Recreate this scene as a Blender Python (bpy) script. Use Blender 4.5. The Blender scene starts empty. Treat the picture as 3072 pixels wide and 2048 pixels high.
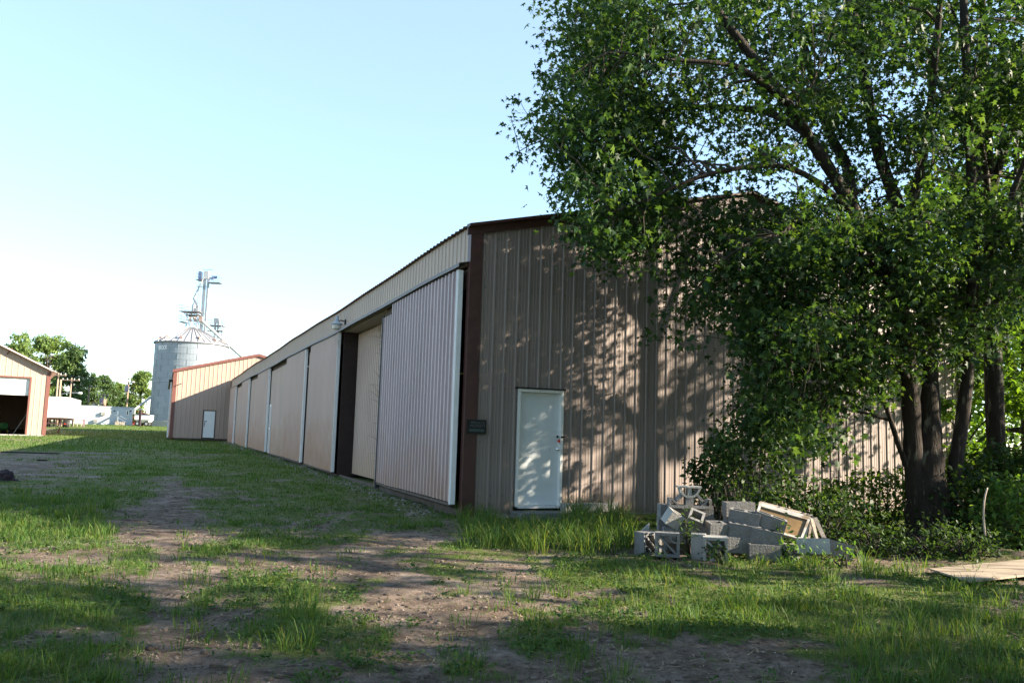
import bpy, bmesh, math, random
import numpy as np
from mathutils import Vector, Matrix, Quaternion

random.seed(11); RNG = np.random.default_rng(7)
S = bpy.context.scene; C = S.collection
R_ = math.radians
# ------------------------------------------------------------------ camera model (from the vanishing points)
F = 2485.0; EYE = 1.5
_r1 = np.array([489-1536, 1024-1270, -F]); _r2 = np.array([7540-1536, 1024-1484, -F])
_up = np.cross(_r2, _r1); _up /= np.linalg.norm(_up)
if _up[1] < 0: _up = -_up
_f = np.array([0, 0, -1.]); _f -= _up*(_f@_up); _f /= np.linalg.norm(_f)
RM = np.array([np.cross(_f, _up), _f, _up])
O = np.array([0, 0, EYE])
def ray(px, py): return RM@np.array([px-1536, 1024-py, -F])/F
def aty(px, py, y): r = ray(px, py); return O+r*(y/r[1])
def atz(px, py, z): r = ray(px, py); return O+r*((z-EYE)/r[2])
def onplane(px, py, p0, n): r = ray(px, py); return O+r*(((p0-O)@n)/(r@n))
def projn(P):
    c = (np.asarray(P)-O)@RM
    d = np.maximum(-c[..., 2], 1e-3)
    return 1536+F*c[..., 0]/d, 1024-F*c[..., 1]/d
D1 = RM@_r1; D1[2] = 0; D1 /= np.linalg.norm(D1); D2 = np.array([D1[1], -D1[0], 0])
ROT = math.atan2(-D1[0], D1[1])          # barn axes: local x = D2, local y = D1

SUN_AZ, SUN_EL = 97.0, 22.0
SUNV = np.array([math.sin(R_(SUN_AZ))*math.cos(R_(SUN_EL)), math.cos(R_(SUN_AZ))*math.cos(R_(SUN_EL)), math.sin(R_(SUN_EL))])

# ------------------------------------------------------------------ noise
def _h(ix, iy, iz):
    n = (ix*374761393 + iy*668265263 + iz*2147483647*3 + iz*1274126177) & 0xffffffff
    n = ((n ^ (n >> 13))*1274126177) & 0xffffffff
    n = ((n ^ (n >> 16))*2246822519) & 0xffffffff
    return ((n ^ (n >> 15)) & 0xffff)/65535.0
def vnoise(x, y, z=0.0):
    x = np.asarray(x, float); y = np.asarray(y, float); z = np.zeros_like(x)+z
    xi = np.floor(x).astype(np.int64); yi = np.floor(y).astype(np.int64); zi = np.floor(z).astype(np.int64)
    fx = x-xi; fy = y-yi; fz = z-zi
    fx = fx*fx*(3-2*fx); fy = fy*fy*(3-2*fy); fz = fz*fz*(3-2*fz)
    def L(a, b, t): return a+(b-a)*t
    o = []
    for dz in (0, 1):
        a = L(_h(xi, yi, zi+dz), _h(xi+1, yi, zi+dz), fx); b = L(_h(xi, yi+1, zi+dz), _h(xi+1, yi+1, zi+dz), fx)
        o.append(L(a, b, fy))
    return L(o[0], o[1], fz)
def fbm(x, y, oct=4, z=0.0):
    s = 0; a = .5; t = 0
    for i in range(oct):
        s = s+a*vnoise(np.asarray(x)*2**i+17.3*i, np.asarray(y)*2**i-9.1*i, z*2**i); t += a; a *= .5
    return s/t

# ------------------------------------------------------------------ mesh helpers
class MB:
    def __init__(s): s.v = []; s.f = []
    def add(s, v, f):
        o = len(s.v); s.v += [tuple(map(float, p)) for p in v]; s.f += [tuple(i+o for i in q) for q in f]; return s
    def box(s, c, d, M=None):
        x, y, z = d[0]/2, d[1]/2, d[2]/2
        v = [Vector((a, b, e)) for a in (-x, x) for b in (-y, y) for e in (-z, z)]
        if M is not None: v = [M@p for p in v]
        c = Vector(c); v = [p+c for p in v]
        return s.add(v, [(0, 1, 3, 2), (4, 6, 7, 5), (0, 4, 5, 1), (2, 3, 7, 6), (0, 2, 6, 4), (1, 5, 7, 3)])
    def b2(s, x0, x1, y0, y1, z0, z1): return s.box(((x0+x1)/2, (y0+y1)/2, (z0+z1)/2), (abs(x1-x0), abs(y1-y0), abs(z1-z0)))
    def bar(s, a, b, w, h, up=(0, 0, 1)):
        a = Vector(a); b = Vector(b); d = b-a; L = d.length; d.normalize(); u = Vector(up)
        if abs(d.dot(u)) > .98: u = Vector((1, 0, 0))
        x = d.cross(u).normalized(); u = x.cross(d)
        M = Matrix((x, d, u)).transposed()
        return s.box((a+b)/2, (w, L, h), M)
    def tube(s, path, rad, n=8, cap=True):
        P = [Vector(p) for p in path]
        if not hasattr(rad, '__len__'): rad = [rad]*len(P)
        ref = None; vs = []; fs = []
        for i, p in enumerate(P):
            t = (P[min(i+1, len(P)-1)]-P[max(i-1, 0)])
            if t.length < 1e-9: t = Vector((0, 0, 1))
            t.normalize()
            if ref is None: ref = Vector((1, 0, 0)) if abs(t.x) < .8 else Vector((0, 1, 0))
            x = (ref-t*ref.dot(t)).normalized(); ref = x; y = t.cross(x)
            for k in range(n):
                a = 2*math.pi*k/n; vs.append(p+(x*math.cos(a)+y*math.sin(a))*rad[i])
        for i in range(len(P)-1):
            for k in range(n):
                fs.append((i*n+k, i*n+(k+1) % n, (i+1)*n+(k+1) % n, (i+1)*n+k))
        if cap: fs += [tuple(range(n))[::-1], tuple(range((len(P)-1)*n, len(P)*n))]
        return s.add(vs, fs)
    def lathe(s, prof, n=24, c=(0, 0, 0), a0=0, a1=2*math.pi, M=None):
        full = abs(a1-a0-2*math.pi) < 1e-6; m = n if full else n+1; vs = []; fs = []
        for r, z in prof:
            for k in range(m):
                a = a0+(a1-a0)*k/n; p = Vector((r*math.cos(a), r*math.sin(a), z))
                if M is not None: p = M@p
                vs.append(p+Vector(c))
        for i in range(len(prof)-1):
            for k in range(n):
                k2 = (k+1) % m; fs.append((i*m+k, i*m+k2, (i+1)*m+k2, (i+1)*m+k))
        return s.add(vs, fs)
    def prism(s, poly, z0, z1, M=None):
        n = len(poly); vs = [Vector((x, y, z0)) for x, y in poly]+[Vector((x, y, z1)) for x, y in poly]
        if M is not None: vs = [M@p for p in vs]
        return s.add(vs, [tuple(range(n))[::-1], tuple(range(n, 2*n))]+[(i, (i+1) % n, n+(i+1) % n, n+i) for i in range(n)])
    def cells(s, xs, ys, z0, z1, solid, M=None):
        nx, ny = len(xs)-1, len(ys)-1
        S_ = lambda i, j: 0 <= i < nx and 0 <= j < ny and solid[j][i]
        vs = []; fs = []
        def q(*p): o = len(vs); vs.extend(p); fs.append((o, o+1, o+2, o+3))
        for i in range(nx):
            for j in range(ny):
                if not S_(i, j): continue
                a, b, c, d = xs[i], xs[i+1], ys[j], ys[j+1]
                q((a, c, z1), (b, c, z1), (b, d, z1), (a, d, z1)); q((a, c, z0), (a, d, z0), (b, d, z0), (b, c, z0))
                if not S_(i-1, j): q((a, c, z0), (a, c, z1), (a, d, z1), (a, d, z0))
                if not S_(i+1, j): q((b, c, z0), (b, d, z0), (b, d, z1), (b, c, z1))
                if not S_(i, j-1): q((a, c, z0), (b, c, z0), (b, c, z1), (a, c, z1))
                if not S_(i, j+1): q((a, d, z0), (a, d, z1), (b, d, z1), (b, d, z0))
        if M is not None: vs = [M@Vector(p) for p in vs]
        return s.add(vs, fs)
    def build(s, name, m, parent=None, smooth=False, loc=None, weld=False):
        me = bpy.data.meshes.new(name); me.from_pydata(s.v, [], s.f)
        if weld:
            bm = bmesh.new(); bm.from_mesh(me); bmesh.ops.remove_doubles(bm, verts=bm.verts, dist=1e-4)
            bmesh.ops.recalc_face_normals(bm, faces=bm.faces); bm.to_mesh(me); bm.free()
        me.materials.append(m)
        if smooth: me.shade_smooth()
        o = bpy.data.objects.new(name, me); C.objects.link(o)
        if parent: o.parent = parent
        if loc is not None: o.location = loc
        return o

def bevel(o, w=.006, seg=1):
    md = o.modifiers.new('bevel', 'BEVEL'); md.width = w; md.segments = seg; md.limit_method = 'ANGLE'; return o

def np_mesh(name, V, counts, idx, m, parent=None, smooth=False, attr=None):
    """V (n,3), counts per face, idx flat loop indices"""
    me = bpy.data.meshes.new(name)
    me.vertices.add(len(V)); me.vertices.foreach_set('co', np.ascontiguousarray(V, np.float32).ravel())
    me.loops.add(len(idx)); me.loops.foreach_set('vertex_index', np.ascontiguousarray(idx, np.int32))
    me.polygons.add(len(counts))
    st = np.concatenate([[0], np.cumsum(counts)[:-1]]).astype(np.int32)
    me.polygons.foreach_set('loop_start', st); me.polygons.foreach_set('loop_total', np.asarray(counts, np.int32))
    if attr:
        for k, a in attr.items():
            at = me.attributes.new(k, 'FLOAT', 'POINT'); at.data.foreach_set('value', np.ascontiguousarray(a, np.float32))
    me.update(calc_edges=True); me.validate()
    if smooth: me.shade_smooth()
    me.materials.append(m)
    o = bpy.data.objects.new(name, me); C.objects.link(o)
    if parent: o.parent = parent
    return o

def empty(name, loc=(0, 0, 0), rz=0.0, label=None, cat=None, group=None):
    o = bpy.data.objects.new(name, None); o.empty_display_size = .2; C.objects.link(o)
    o.location = loc; o.rotation_euler = (0, 0, rz); tag(o, label, cat, group); return o
def tag(o, label=None, cat=None, group=None, kind=None):
    if label: o['label'] = label
    if cat: o['category'] = cat
    if group: o['group'] = group
    if kind: o['kind'] = kind
    return o
def copy_tree(o, parent=None):
    c = o.copy(); C.objects.link(c)
    if parent: c.parent = parent
    for ch in list(o.children): copy_tree(ch, c)
    return c

# ------------------------------------------------------------------ materials
def mat(name, col, rough=.7, var=.12, scale=4., bump=0., bscale=40., metal=0., spec=.3, stretch=(1, 1, 1), coord='Object',
        spots=None, spot_scale=3., spot_lo=.58, spot_hi=.68, dirt=None):
    m = bpy.data.materials.new(name); m.use_nodes = True; N = m.node_tree.nodes; Lk = m.node_tree.links
    b = N['Principled BSDF']; b.inputs['Roughness'].default_value = rough; b.inputs['Metallic'].default_value = metal
    b.inputs['Specular IOR Level'].default_value = spec
    tc = N.new('ShaderNodeTexCoord'); mp = N.new('ShaderNodeMapping'); mp.inputs['Scale'].default_value = stretch
    Lk.new(tc.outputs[coord], mp.inputs['Vector'])
    nz = N.new('ShaderNodeTexNoise'); nz.inputs['Scale'].default_value = scale; nz.inputs['Detail'].default_value = 6
    nz.inputs['Roughness'].default_value = .6
    Lk.new(mp.outputs[0], nz.inputs['Vector'])
    rp = N.new('ShaderNodeValToRGB'); e = rp.color_ramp.elements
    e[0].position = .3; e[1].position = .7
    e[0].color = tuple(c*(1-var) for c in col)+(1,); e[1].color = tuple(min(1, c*(1+var)) for c in col)+(1,)
    Lk.new(nz.outputs['Fac'], rp.inputs['Fac']); out = rp.outputs['Color']
    if spots:
        n2 = N.new('ShaderNodeTexNoise'); n2.inputs['Scale'].default_value = spot_scale; n2.inputs['Detail'].default_value = 5
        Lk.new(mp.outputs[0], n2.inputs['Vector'])
        r2 = N.new('ShaderNodeMapRange'); r2.inputs['From Min'].default_value = spot_lo; r2.inputs['From Max'].default_value = spot_hi
        Lk.new(n2.outputs['Fac'], r2.inputs['Value'])
        mx = N.new('ShaderNodeMix'); mx.data_type = 'RGBA'; Lk.new(r2.outputs[0], mx.inputs[0]); Lk.new(out, mx.inputs[6]); mx.inputs[7].default_value = tuple(spots)+(1,)
        out = mx.outputs[2]
    if dirt:   # splashed soil on the foot of a wall: (colour, z0, height, strength)
        dc, z0, hh, st = dirt
        sx = N.new('ShaderNodeSeparateXYZ'); Lk.new(tc.outputs['Object'], sx.inputs[0])
        n3 = N.new('ShaderNodeTexNoise'); n3.inputs['Scale'].default_value = 1.3; n3.inputs['Detail'].default_value = 5; Lk.new(tc.outputs['Object'], n3.inputs['Vector'])
        ad = N.new('ShaderNodeMath'); ad.operation = 'MULTIPLY_ADD'; Lk.new(n3.outputs['Fac'], ad.inputs[0]); ad.inputs[1].default_value = -hh*1.6; Lk.new(sx.outputs['Z'], ad.inputs[2])
        r3 = N.new('ShaderNodeMapRange'); r3.inputs['From Min'].default_value = z0+hh*.3; r3.inputs['From Max'].default_value = z0-hh*.9
        r3.inputs['To Max'].default_value = st; Lk.new(ad.outputs[0], r3.inputs['Value'])
        mx = N.new('ShaderNodeMix'); mx.data_type = 'RGBA'; Lk.new(r3.outputs[0], mx.inputs[0]); Lk.new(out, mx.inputs[6]); mx.inputs[7].default_value = tuple(dc)+(1,)
        out = mx.outputs[2]
    Lk.new(out, b.inputs['Base Color'])
    if bump > 0:
        nb = N.new('ShaderNodeTexNoise'); nb.inputs['Scale'].default_value = bscale; nb.inputs['Detail'].default_value = 5; Lk.new(mp.outputs[0], nb.inputs['Vector'])
        bp = N.new('ShaderNodeBump'); bp.inputs['Strength'].default_value = bump; bp.inputs['Distance'].default_value = .02
        Lk.new(nb.outputs['Fac'], bp.inputs['Height']); Lk.new(bp.outputs[0], b.inputs['Normal'])
    return m

def leafmat(name, cols, trans=.35, rough=.45, tcol=None):
    m = bpy.data.materials.new(name); m.use_nodes = True; N = m.node_tree.nodes; Lk = m.node_tree.links
    b = N['Principled BSDF']; b.inputs['Roughness'].default_value = rough+.1; b.inputs['Specular IOR Level'].default_value = .2
    g = N.new('ShaderNodeNewGeometry'); rp = N.new('ShaderNodeValToRGB'); e = rp.color_ramp.elements
    while len(e) < len(cols): e.new(.5)
    for i, c in enumerate(cols): e[i].position = i/(len(cols)-1); e[i].color = tuple(c)+(1,)
    Lk.new(g.outputs['Random Per Island'], rp.inputs['Fac']); Lk.new(rp.outputs['Color'], b.inputs['Base Color'])
    t = N.new('ShaderNodeBsdfTranslucent'); mx = N.new('ShaderNodeMix'); mx.data_type = 'RGBA'; mx.blend_type = 'MULTIPLY'; mx.inputs[0].default_value = 1
    Lk.new(rp.outputs['Color'], mx.inputs[6]); mx.inputs[7].default_value = tuple(tcol or (2.6, 2.3, .9))+(1,)
    Lk.new(mx.outputs[2], t.inputs['Color'])
    ms = N.new('ShaderNodeMixShader'); ms.inputs[0].default_value = trans
    Lk.new(b.outputs[0], ms.inputs[1]); Lk.new(t.outputs[0], ms.inputs[2]); Lk.new(ms.outputs[0], N['Material Output'].inputs['Surface'])
    return m

M = {}
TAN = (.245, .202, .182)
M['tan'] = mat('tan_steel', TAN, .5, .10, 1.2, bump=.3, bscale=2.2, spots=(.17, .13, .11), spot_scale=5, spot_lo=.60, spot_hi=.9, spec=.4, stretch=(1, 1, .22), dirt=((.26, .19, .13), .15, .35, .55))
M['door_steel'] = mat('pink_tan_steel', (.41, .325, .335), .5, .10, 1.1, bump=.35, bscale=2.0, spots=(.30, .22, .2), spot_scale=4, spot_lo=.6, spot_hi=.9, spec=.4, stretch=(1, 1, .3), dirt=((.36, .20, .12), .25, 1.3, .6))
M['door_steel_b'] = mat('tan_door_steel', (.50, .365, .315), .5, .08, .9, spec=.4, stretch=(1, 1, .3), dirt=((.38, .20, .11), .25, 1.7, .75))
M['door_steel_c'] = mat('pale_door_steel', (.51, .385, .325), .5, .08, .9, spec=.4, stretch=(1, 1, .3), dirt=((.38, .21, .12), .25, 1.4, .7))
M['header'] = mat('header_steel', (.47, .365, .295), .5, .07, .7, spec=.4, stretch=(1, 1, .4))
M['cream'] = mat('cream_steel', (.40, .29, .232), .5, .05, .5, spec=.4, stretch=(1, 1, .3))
M['brown'] = mat('brown_trim', (.072, .031, .026), .45, .22, 5, spec=.4, bump=.15, bscale=6)
M['dark_brown'] = mat('dark_jamb', (.035, .022, .02), .7, .2, 4)
M['redbrown'] = mat('red_trim', (.16, .065, .052), .5, .12, 3, spec=.4)
M['roof_brown'] = mat('brown_roof', (.10, .05, .045), .45, .15, 2, spec=.4)
M['white_trim'] = mat('white_trim', (.80, .80, .80), .4, .05, 3, spec=.4, spots=(.5, .42, .36), spot_scale=2, spot_lo=.62, spot_hi=.8)
M['white'] = mat('white_paint', (.80, .80, .78), .45, .04, 2, spec=.4)
M['entry'] = mat('entry_door_paint', (.70, .74, .75), .38, .04, 1.5, spec=.4, spots=(.45, .42, .38), spot_scale=1.6, spot_lo=.66, spot_hi=.85)
M['dark'] = mat('near_black', (.02, .018, .016), .9, .2, 4)
M['steel'] = mat('galvanised', (.30, .33, .36), .45, .10, 2.5, metal=.3, spec=.5, stretch=(1, 1, .5))
M['steel_roof'] = mat('galvanised_roof', (.45, .46, .48), .42, .08, 2, metal=.2, spec=.5)
M['bin'] = mat('bin_steel', (.235, .27, .31), .5, .10, .6, metal=.15, spec=.4)
M['chrome'] = mat('chrome', (.75, .75, .75), .15, .03, 10, metal=1)
M['black'] = mat('black_metal', (.012, .013, .015), .45, .2, 8)
M['rubber'] = mat('rubber', (.018, .018, .018), .85, .2, 12)
M['red'] = mat('red_plastic', (.6, .03, .015), .35, .1, 20)
M['yellow'] = mat('yellow_paint', (.65, .45, .03), .4, .1, 6)
M['green_paint'] = mat('green_paint', (.02, .09, .02), .4, .1, 6)
M['concrete'] = mat('concrete', (.175, .175, .175), .9, .16, 7, bump=.5, bscale=55, spots=(.13, .115, .095), spot_scale=5, spot_lo=.55, spot_hi=.75)
M['concrete_pale'] = mat('concrete_pale', (.32, .315, .30), .9, .12, 9, bump=.45, bscale=50, spots=(.33, .30, .26), spot_scale=4, spot_lo=.6, spot_hi=.78)
M['wood_old'] = mat('weathered_wood', (.34, .29, .24), .85, .22, 5, bump=.4, bscale=30, stretch=(1, 8, 1))
M['wood_dark'] = mat('dark_board', (.10, .075, .06), .9, .3, 4)
M['sash_paint'] = mat('peeling_sash_paint', (.38, .38, .37), .7, .2, 8, spots=(.18, .14, .10), spot_scale=5, spot_lo=.5, spot_hi=.65)
M['ply'] = mat('plywood', (.34, .28, .21), .85, .16, 3, bump=.3, bscale=30, stretch=(1.2, 8, 1), spots=(.16, .12, .09), spot_scale=1.2, spot_lo=.5, spot_hi=.62)
M['pole_wood'] = mat('pole_wood', (.30, .22, .16), .85, .2, 3, stretch=(4, 4, .5))
M['bark'] = mat('maple_bark', (.034, .027, .022), .95, .35, 7, bump=1.0, bscale=14, stretch=(3, 3, .6), spots=(.14, .13, .10), spot_scale=4)
M['bark_twig'] = mat('twig_bark', (.06, .047, .038), .85, .3, 9)
M['pale_wood'] = mat('bare_pale_wood', (.52, .43, .36), .8, .15, 8)
M['glass'] = mat('window_glass', (.04, .05, .06), .12, .1, 3, spec=.6)
M['old_glass'] = mat('yellow_reflection_pane', (.17, .11, .05), .3, .4, 3, spec=.4, spots=(.05, .045, .03), spot_scale=3)  # yellow reflection on the glass is put into the pane colour
M['office_white'] = mat('office_paint', (.42, .46, .50), .55, .04, 1.5)
M['roof_grey'] = mat('roof_grey', (.20, .20, .21), .8, .15, 2)
M['red_wall'] = mat('red_wall', (.26, .045, .04), .6, .1, 2)
M['lens'] = mat('lamp_lens', (.62, .60, .54), .35, .08, 12)
M['lettering'] = mat('dim_lettering', (.10, .115, .11), .6, .1, 10)
M['letter_white'] = mat('white_lettering', (.85, .85, .85), .5, .02, 5)
M['stain'] = mat('rust_stain', (.25, .08, .03), .9, .3, 6)
M['soil'] = mat('dark_soil', (.075, .055, .045), 1, .35, 8, bump=1, bscale=20)
M['stone'] = mat('pebbles', (.30, .27, .25), .9, .35, 3, coord='Object')
M['dead'] = mat('dry_stem', (.30, .22, .13), .8, .3, 8)
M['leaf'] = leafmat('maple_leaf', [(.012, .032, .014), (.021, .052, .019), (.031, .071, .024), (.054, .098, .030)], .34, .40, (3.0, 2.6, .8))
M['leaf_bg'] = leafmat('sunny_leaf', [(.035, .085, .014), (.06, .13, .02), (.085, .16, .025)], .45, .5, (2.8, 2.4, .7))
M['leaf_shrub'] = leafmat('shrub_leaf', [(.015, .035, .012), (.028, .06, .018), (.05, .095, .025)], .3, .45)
M['leaf_weed'] = leafmat('weed_leaf', [(.04, .10, .022), (.065, .14, .03), (.10, .18, .04)], .35, .5, (2.2, 2.0, .8))
M['leaf_ground'] = leafmat('ground_weed_leaf', [(.028, .066, .018), (.045, .095, .022), (.07, .12, .03)], .3, .6, (2.2, 2.0, .8))
M['leaf_far'] = leafmat('far_leaf', [(.09, .15, .05), (.13, .20, .065), (.17, .24, .085)], .3, .6)
M['leaf_far2'] = leafmat('far_leaf_dark', [(.055, .10, .04), (.08, .14, .05), (.11, .165, .065)], .25, .6)
M['grass'] = leafmat('grass_blade', [(.030, .076, .016), (.048, .110, .021), (.072, .136, .028), (.12, .155, .045)], .35, .5, (2.2, 1.9, .7))
M['grass_tall'] = leafmat('tall_grass_blade', [(.032, .080, .02), (.052, .114, .026), (.078, .145, .034), (.14, .165, .06)], .38, .5, (2.2, 1.9, .7))

# ------------------------------------------------------------------ terrain
BX = [-1e4, -20, 0, 10, 15, 40, 65, 120, 150, 300, 1e5]; BZ = [0, 0, 0, .03, .05, .13, .22, .87, 1.05, 1.25, 1.25]
GX = [0, 128, 256, 384, 512, 640, 768, 900, 1024, 1150, 1280, 1400, 1536, 1700, 1900, 2048, 2304, 2560, 2816, 3072]
GY = [1290, 1330, 1350, 1380, 1420, 1470, 1550, 1600, 1650, 1700, 1750, 1800, 1850, 1900, 1950, 2000, 2060]
GM = np.array([
 [.35, .35, .9, .9, .9, .95, .95, .9, .9, .9, .9, .9, .9, .9, .9, .9, .9, .9, .9, .9],
 [.75, .7, .95, .75, .9, .95, .95, .9, .9, .9, .9, .9, .9, .9, .9, .9, .9, .9, .9, .9],
 [.6, .65, .8, .6, .75, .9, .95, .9, .9, .9, .9, .9, .9, .9, .9, .9, .9, .9, .9, .9],
 [.25, .15, .5, .65, .6, .85, .95, .9, .9, .9, .9, .9, .9, .9, .9, .9, .9, .9, .9, .9],
 [.2, .2, .65, .8, .75, .8, .9, .95, .95, .9, .6, .7, .9, .9, .9, .9, .9, .9, .9, .9],
 [.95, .7, .95, .85, .45, .75, .85, .9, .95, .95, .6, .6, .9, .95, .95, .9, .9, .9, .9, .9],
 [.95, .95, .9, .45, .15, .5, .7, .8, .7, .5, .75, .95, 1, 1, .95, .8, .8, .8, .8, .8],
 [.95, .95, .95, .45, .15, .5, .6, .5, .3, .15, .3, .85, .95, 1, .9, .7, .7, .8, .8, .6],
 [.55, .35, .4, .7, .3, .65, .5, .4, .2, .15, .2, .45, .35, .35, .3, .3, .3, .35, .4, .2],
 [.9, .8, .6, .7, .4, .4, .3, .3, .2, .12, .12, .3, .35, .5, .6, .55, .65, .5, .3, .1],
 [.95, .95, .8, .5, .2, .65, .6, .3, .2, .15, .15, .35, .3, .6, .9, .85, .8, .7, .75, .5],
 [.95, .95, .95, .8, .2, .5, .7, .6, .2, .15, .15, .3, .2, .45, .95, .95, .9, .9, .8, .25],
 [.95, .95, .9, .7, .3, .3, .6, .85, .4, .45, .3, .12, .2, .6, .75, .65, .9, .95, .9, .3],
 [.9, .9, .9, .7, .2, .15, .3, .8, .35, .5, .2, .12, .4, .35, .8, .55, .8, .95, .95, .9],
 [.8, .75, .8, .7, .2, .1, .2, .5, .5, .3, .12, .12, .5, .35, .6, .35, .45, .85, .95, .95],
 [.9, .9, .8, .8, .3, .1, .25, .5, .6, .2, .12, .3, .3, .5, .25, .12, .25, .7, .9, .95],
 [.9, .9, .8, .8, .3, .1, .3, .5, .55, .2, .12, .3, .3, .5, .25, .12, .3, .7, .9, .95]])
def gz_base(x, y):
    x = np.asarray(x, float); y = np.asarray(y, float)
    z = np.interp(y, BX, BZ)
    return z + .08*np.clip((-x-24)/8, 0, 1)*np.clip((y-40)/15, 0, 1)
def gmap(x, y):
    P = np.stack([np.asarray(x, float), np.asarray(y, float), gz_base(x, y)], -1)
    px, py = projn(P)
    fx = np.interp(px, GX, np.arange(len(GX))); fy = np.interp(py, GY, np.arange(len(GY)))
    i = np.minimum(fx.astype(int), len(GX)-2); j = np.minimum(fy.astype(int), len(GY)-2); a = fx-i; b = fy-j
    v = (GM[j, i]*(1-a)+GM[j, i+1]*a)*(1-b)+(GM[j+1, i]*(1-a)+GM[j+1, i+1]*a)*b
    tr = np.exp(-((px-(520-.05*(py-1500)))/(26+.07*np.maximum(py-1450, 0)))**2)*np.clip((py-1400)/60, 0, 1)
    tr2 = np.exp(-((px-np.interp(py, [1560, 1650, 1750, 1900, 2048], [900, 1090, 1230, 1420, 1600]))/(40+.16*np.maximum(py-1560, 0)))**2)*np.clip((py-1560)/60, 0, 1)
    v = np.clip(v*.88+.15, 0, 1)-.5*tr-.28*tr2
    return np.where(np.asarray(y) < 3, .6, v)
def grassiness(x, y):
    x = np.asarray(x, float); y = np.asarray(y, float)
    g = gmap(x, y)
    n = .5*fbm(x*1.3, y*1.0, 4, 3.1)+.5*fbm(x*5.8, y*4.6, 3, 8.2)
    return np.clip((g-.5)*1.15+.5+(n-.5)*3.0, 0, 1.2)
def gz(x, y):
    x = np.asarray(x, float); y = np.asarray(y, float)
    near = np.clip((70-y)/30, 0, 1)*np.clip((np.abs(x) < 60)*1., 0, 1)
    z = gz_base(x, y)+near*((fbm(x*.45, y*.45, 3, 1.7)-.5)*.13)
    nn = np.clip((24-y)/8, 0, 1)
    g = gmap(x, y)
    z = z+nn*((fbm(x*2.6, y*2.6, 4, 5.5)-.5)*.055+(np.abs(fbm(x*7, y*7, 3, 2.5)-.5))*-.035*(1.2-g))
    # heap of soil beside the sheet of plywood
    for (qx, qy, hh, rr) in MOUNDS:
        z = z+hh*np.exp(-(((x-qx)/rr)**2+((y-qy)/(rr*.55))**2))*(1+.5*(fbm(x*6, y*6, 3, .4)-.5))
    return z
MOUNDS = []
def gz1(x, y): return float(gz(np.array([x]), np.array([y]))[0])
def PG(px, py):
    z = 0.
    for _ in range(12):
        p = atz(px, py, z); z = .5*z+.5*float(gz(np.array([p[0]]), np.array([p[1]]))[0])
    p = atz(px, py, z); return p
_q = PG(2985, 1690); MOUNDS.append((_q[0]+.3, _q[1]+.15, .16, .75))
_q = PG(2330, 1640); MOUNDS.append((_q[0], _q[1], .05, .5))

def axis(lo, hi, d, far, growth=1.13):
    a = list(np.arange(lo, hi+1e-6, d)); s = d; x = hi
    while x < far[1]: s = min(s*growth, 400); x += s; a.append(x)
    s = d; x = lo; b = []
    while x > far[0]: s = min(s*growth, 400); x -= s; b.append(x)
    return np.array(b[::-1]+a)
xs = axis(-7, 8, .06, (-4000, 4000)); ys = axis(4, 15, .06, (-300, 6000), 1.09)
XX, YY = np.meshgrid(xs, ys); ZZ = gz(XX.ravel(), YY.ravel())
V = np.stack([XX.ravel(), YY.ravel(), ZZ], 1); nx, ny = len(xs), len(ys)
ii = (np.arange(ny-1)[:, None]*nx+np.arange(nx-1)[None]).ravel()
Fq = np.stack([ii, ii+1, ii+nx+1, ii+nx], 1)
gr_at = grassiness(V[:, 0], V[:, 1])

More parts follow.
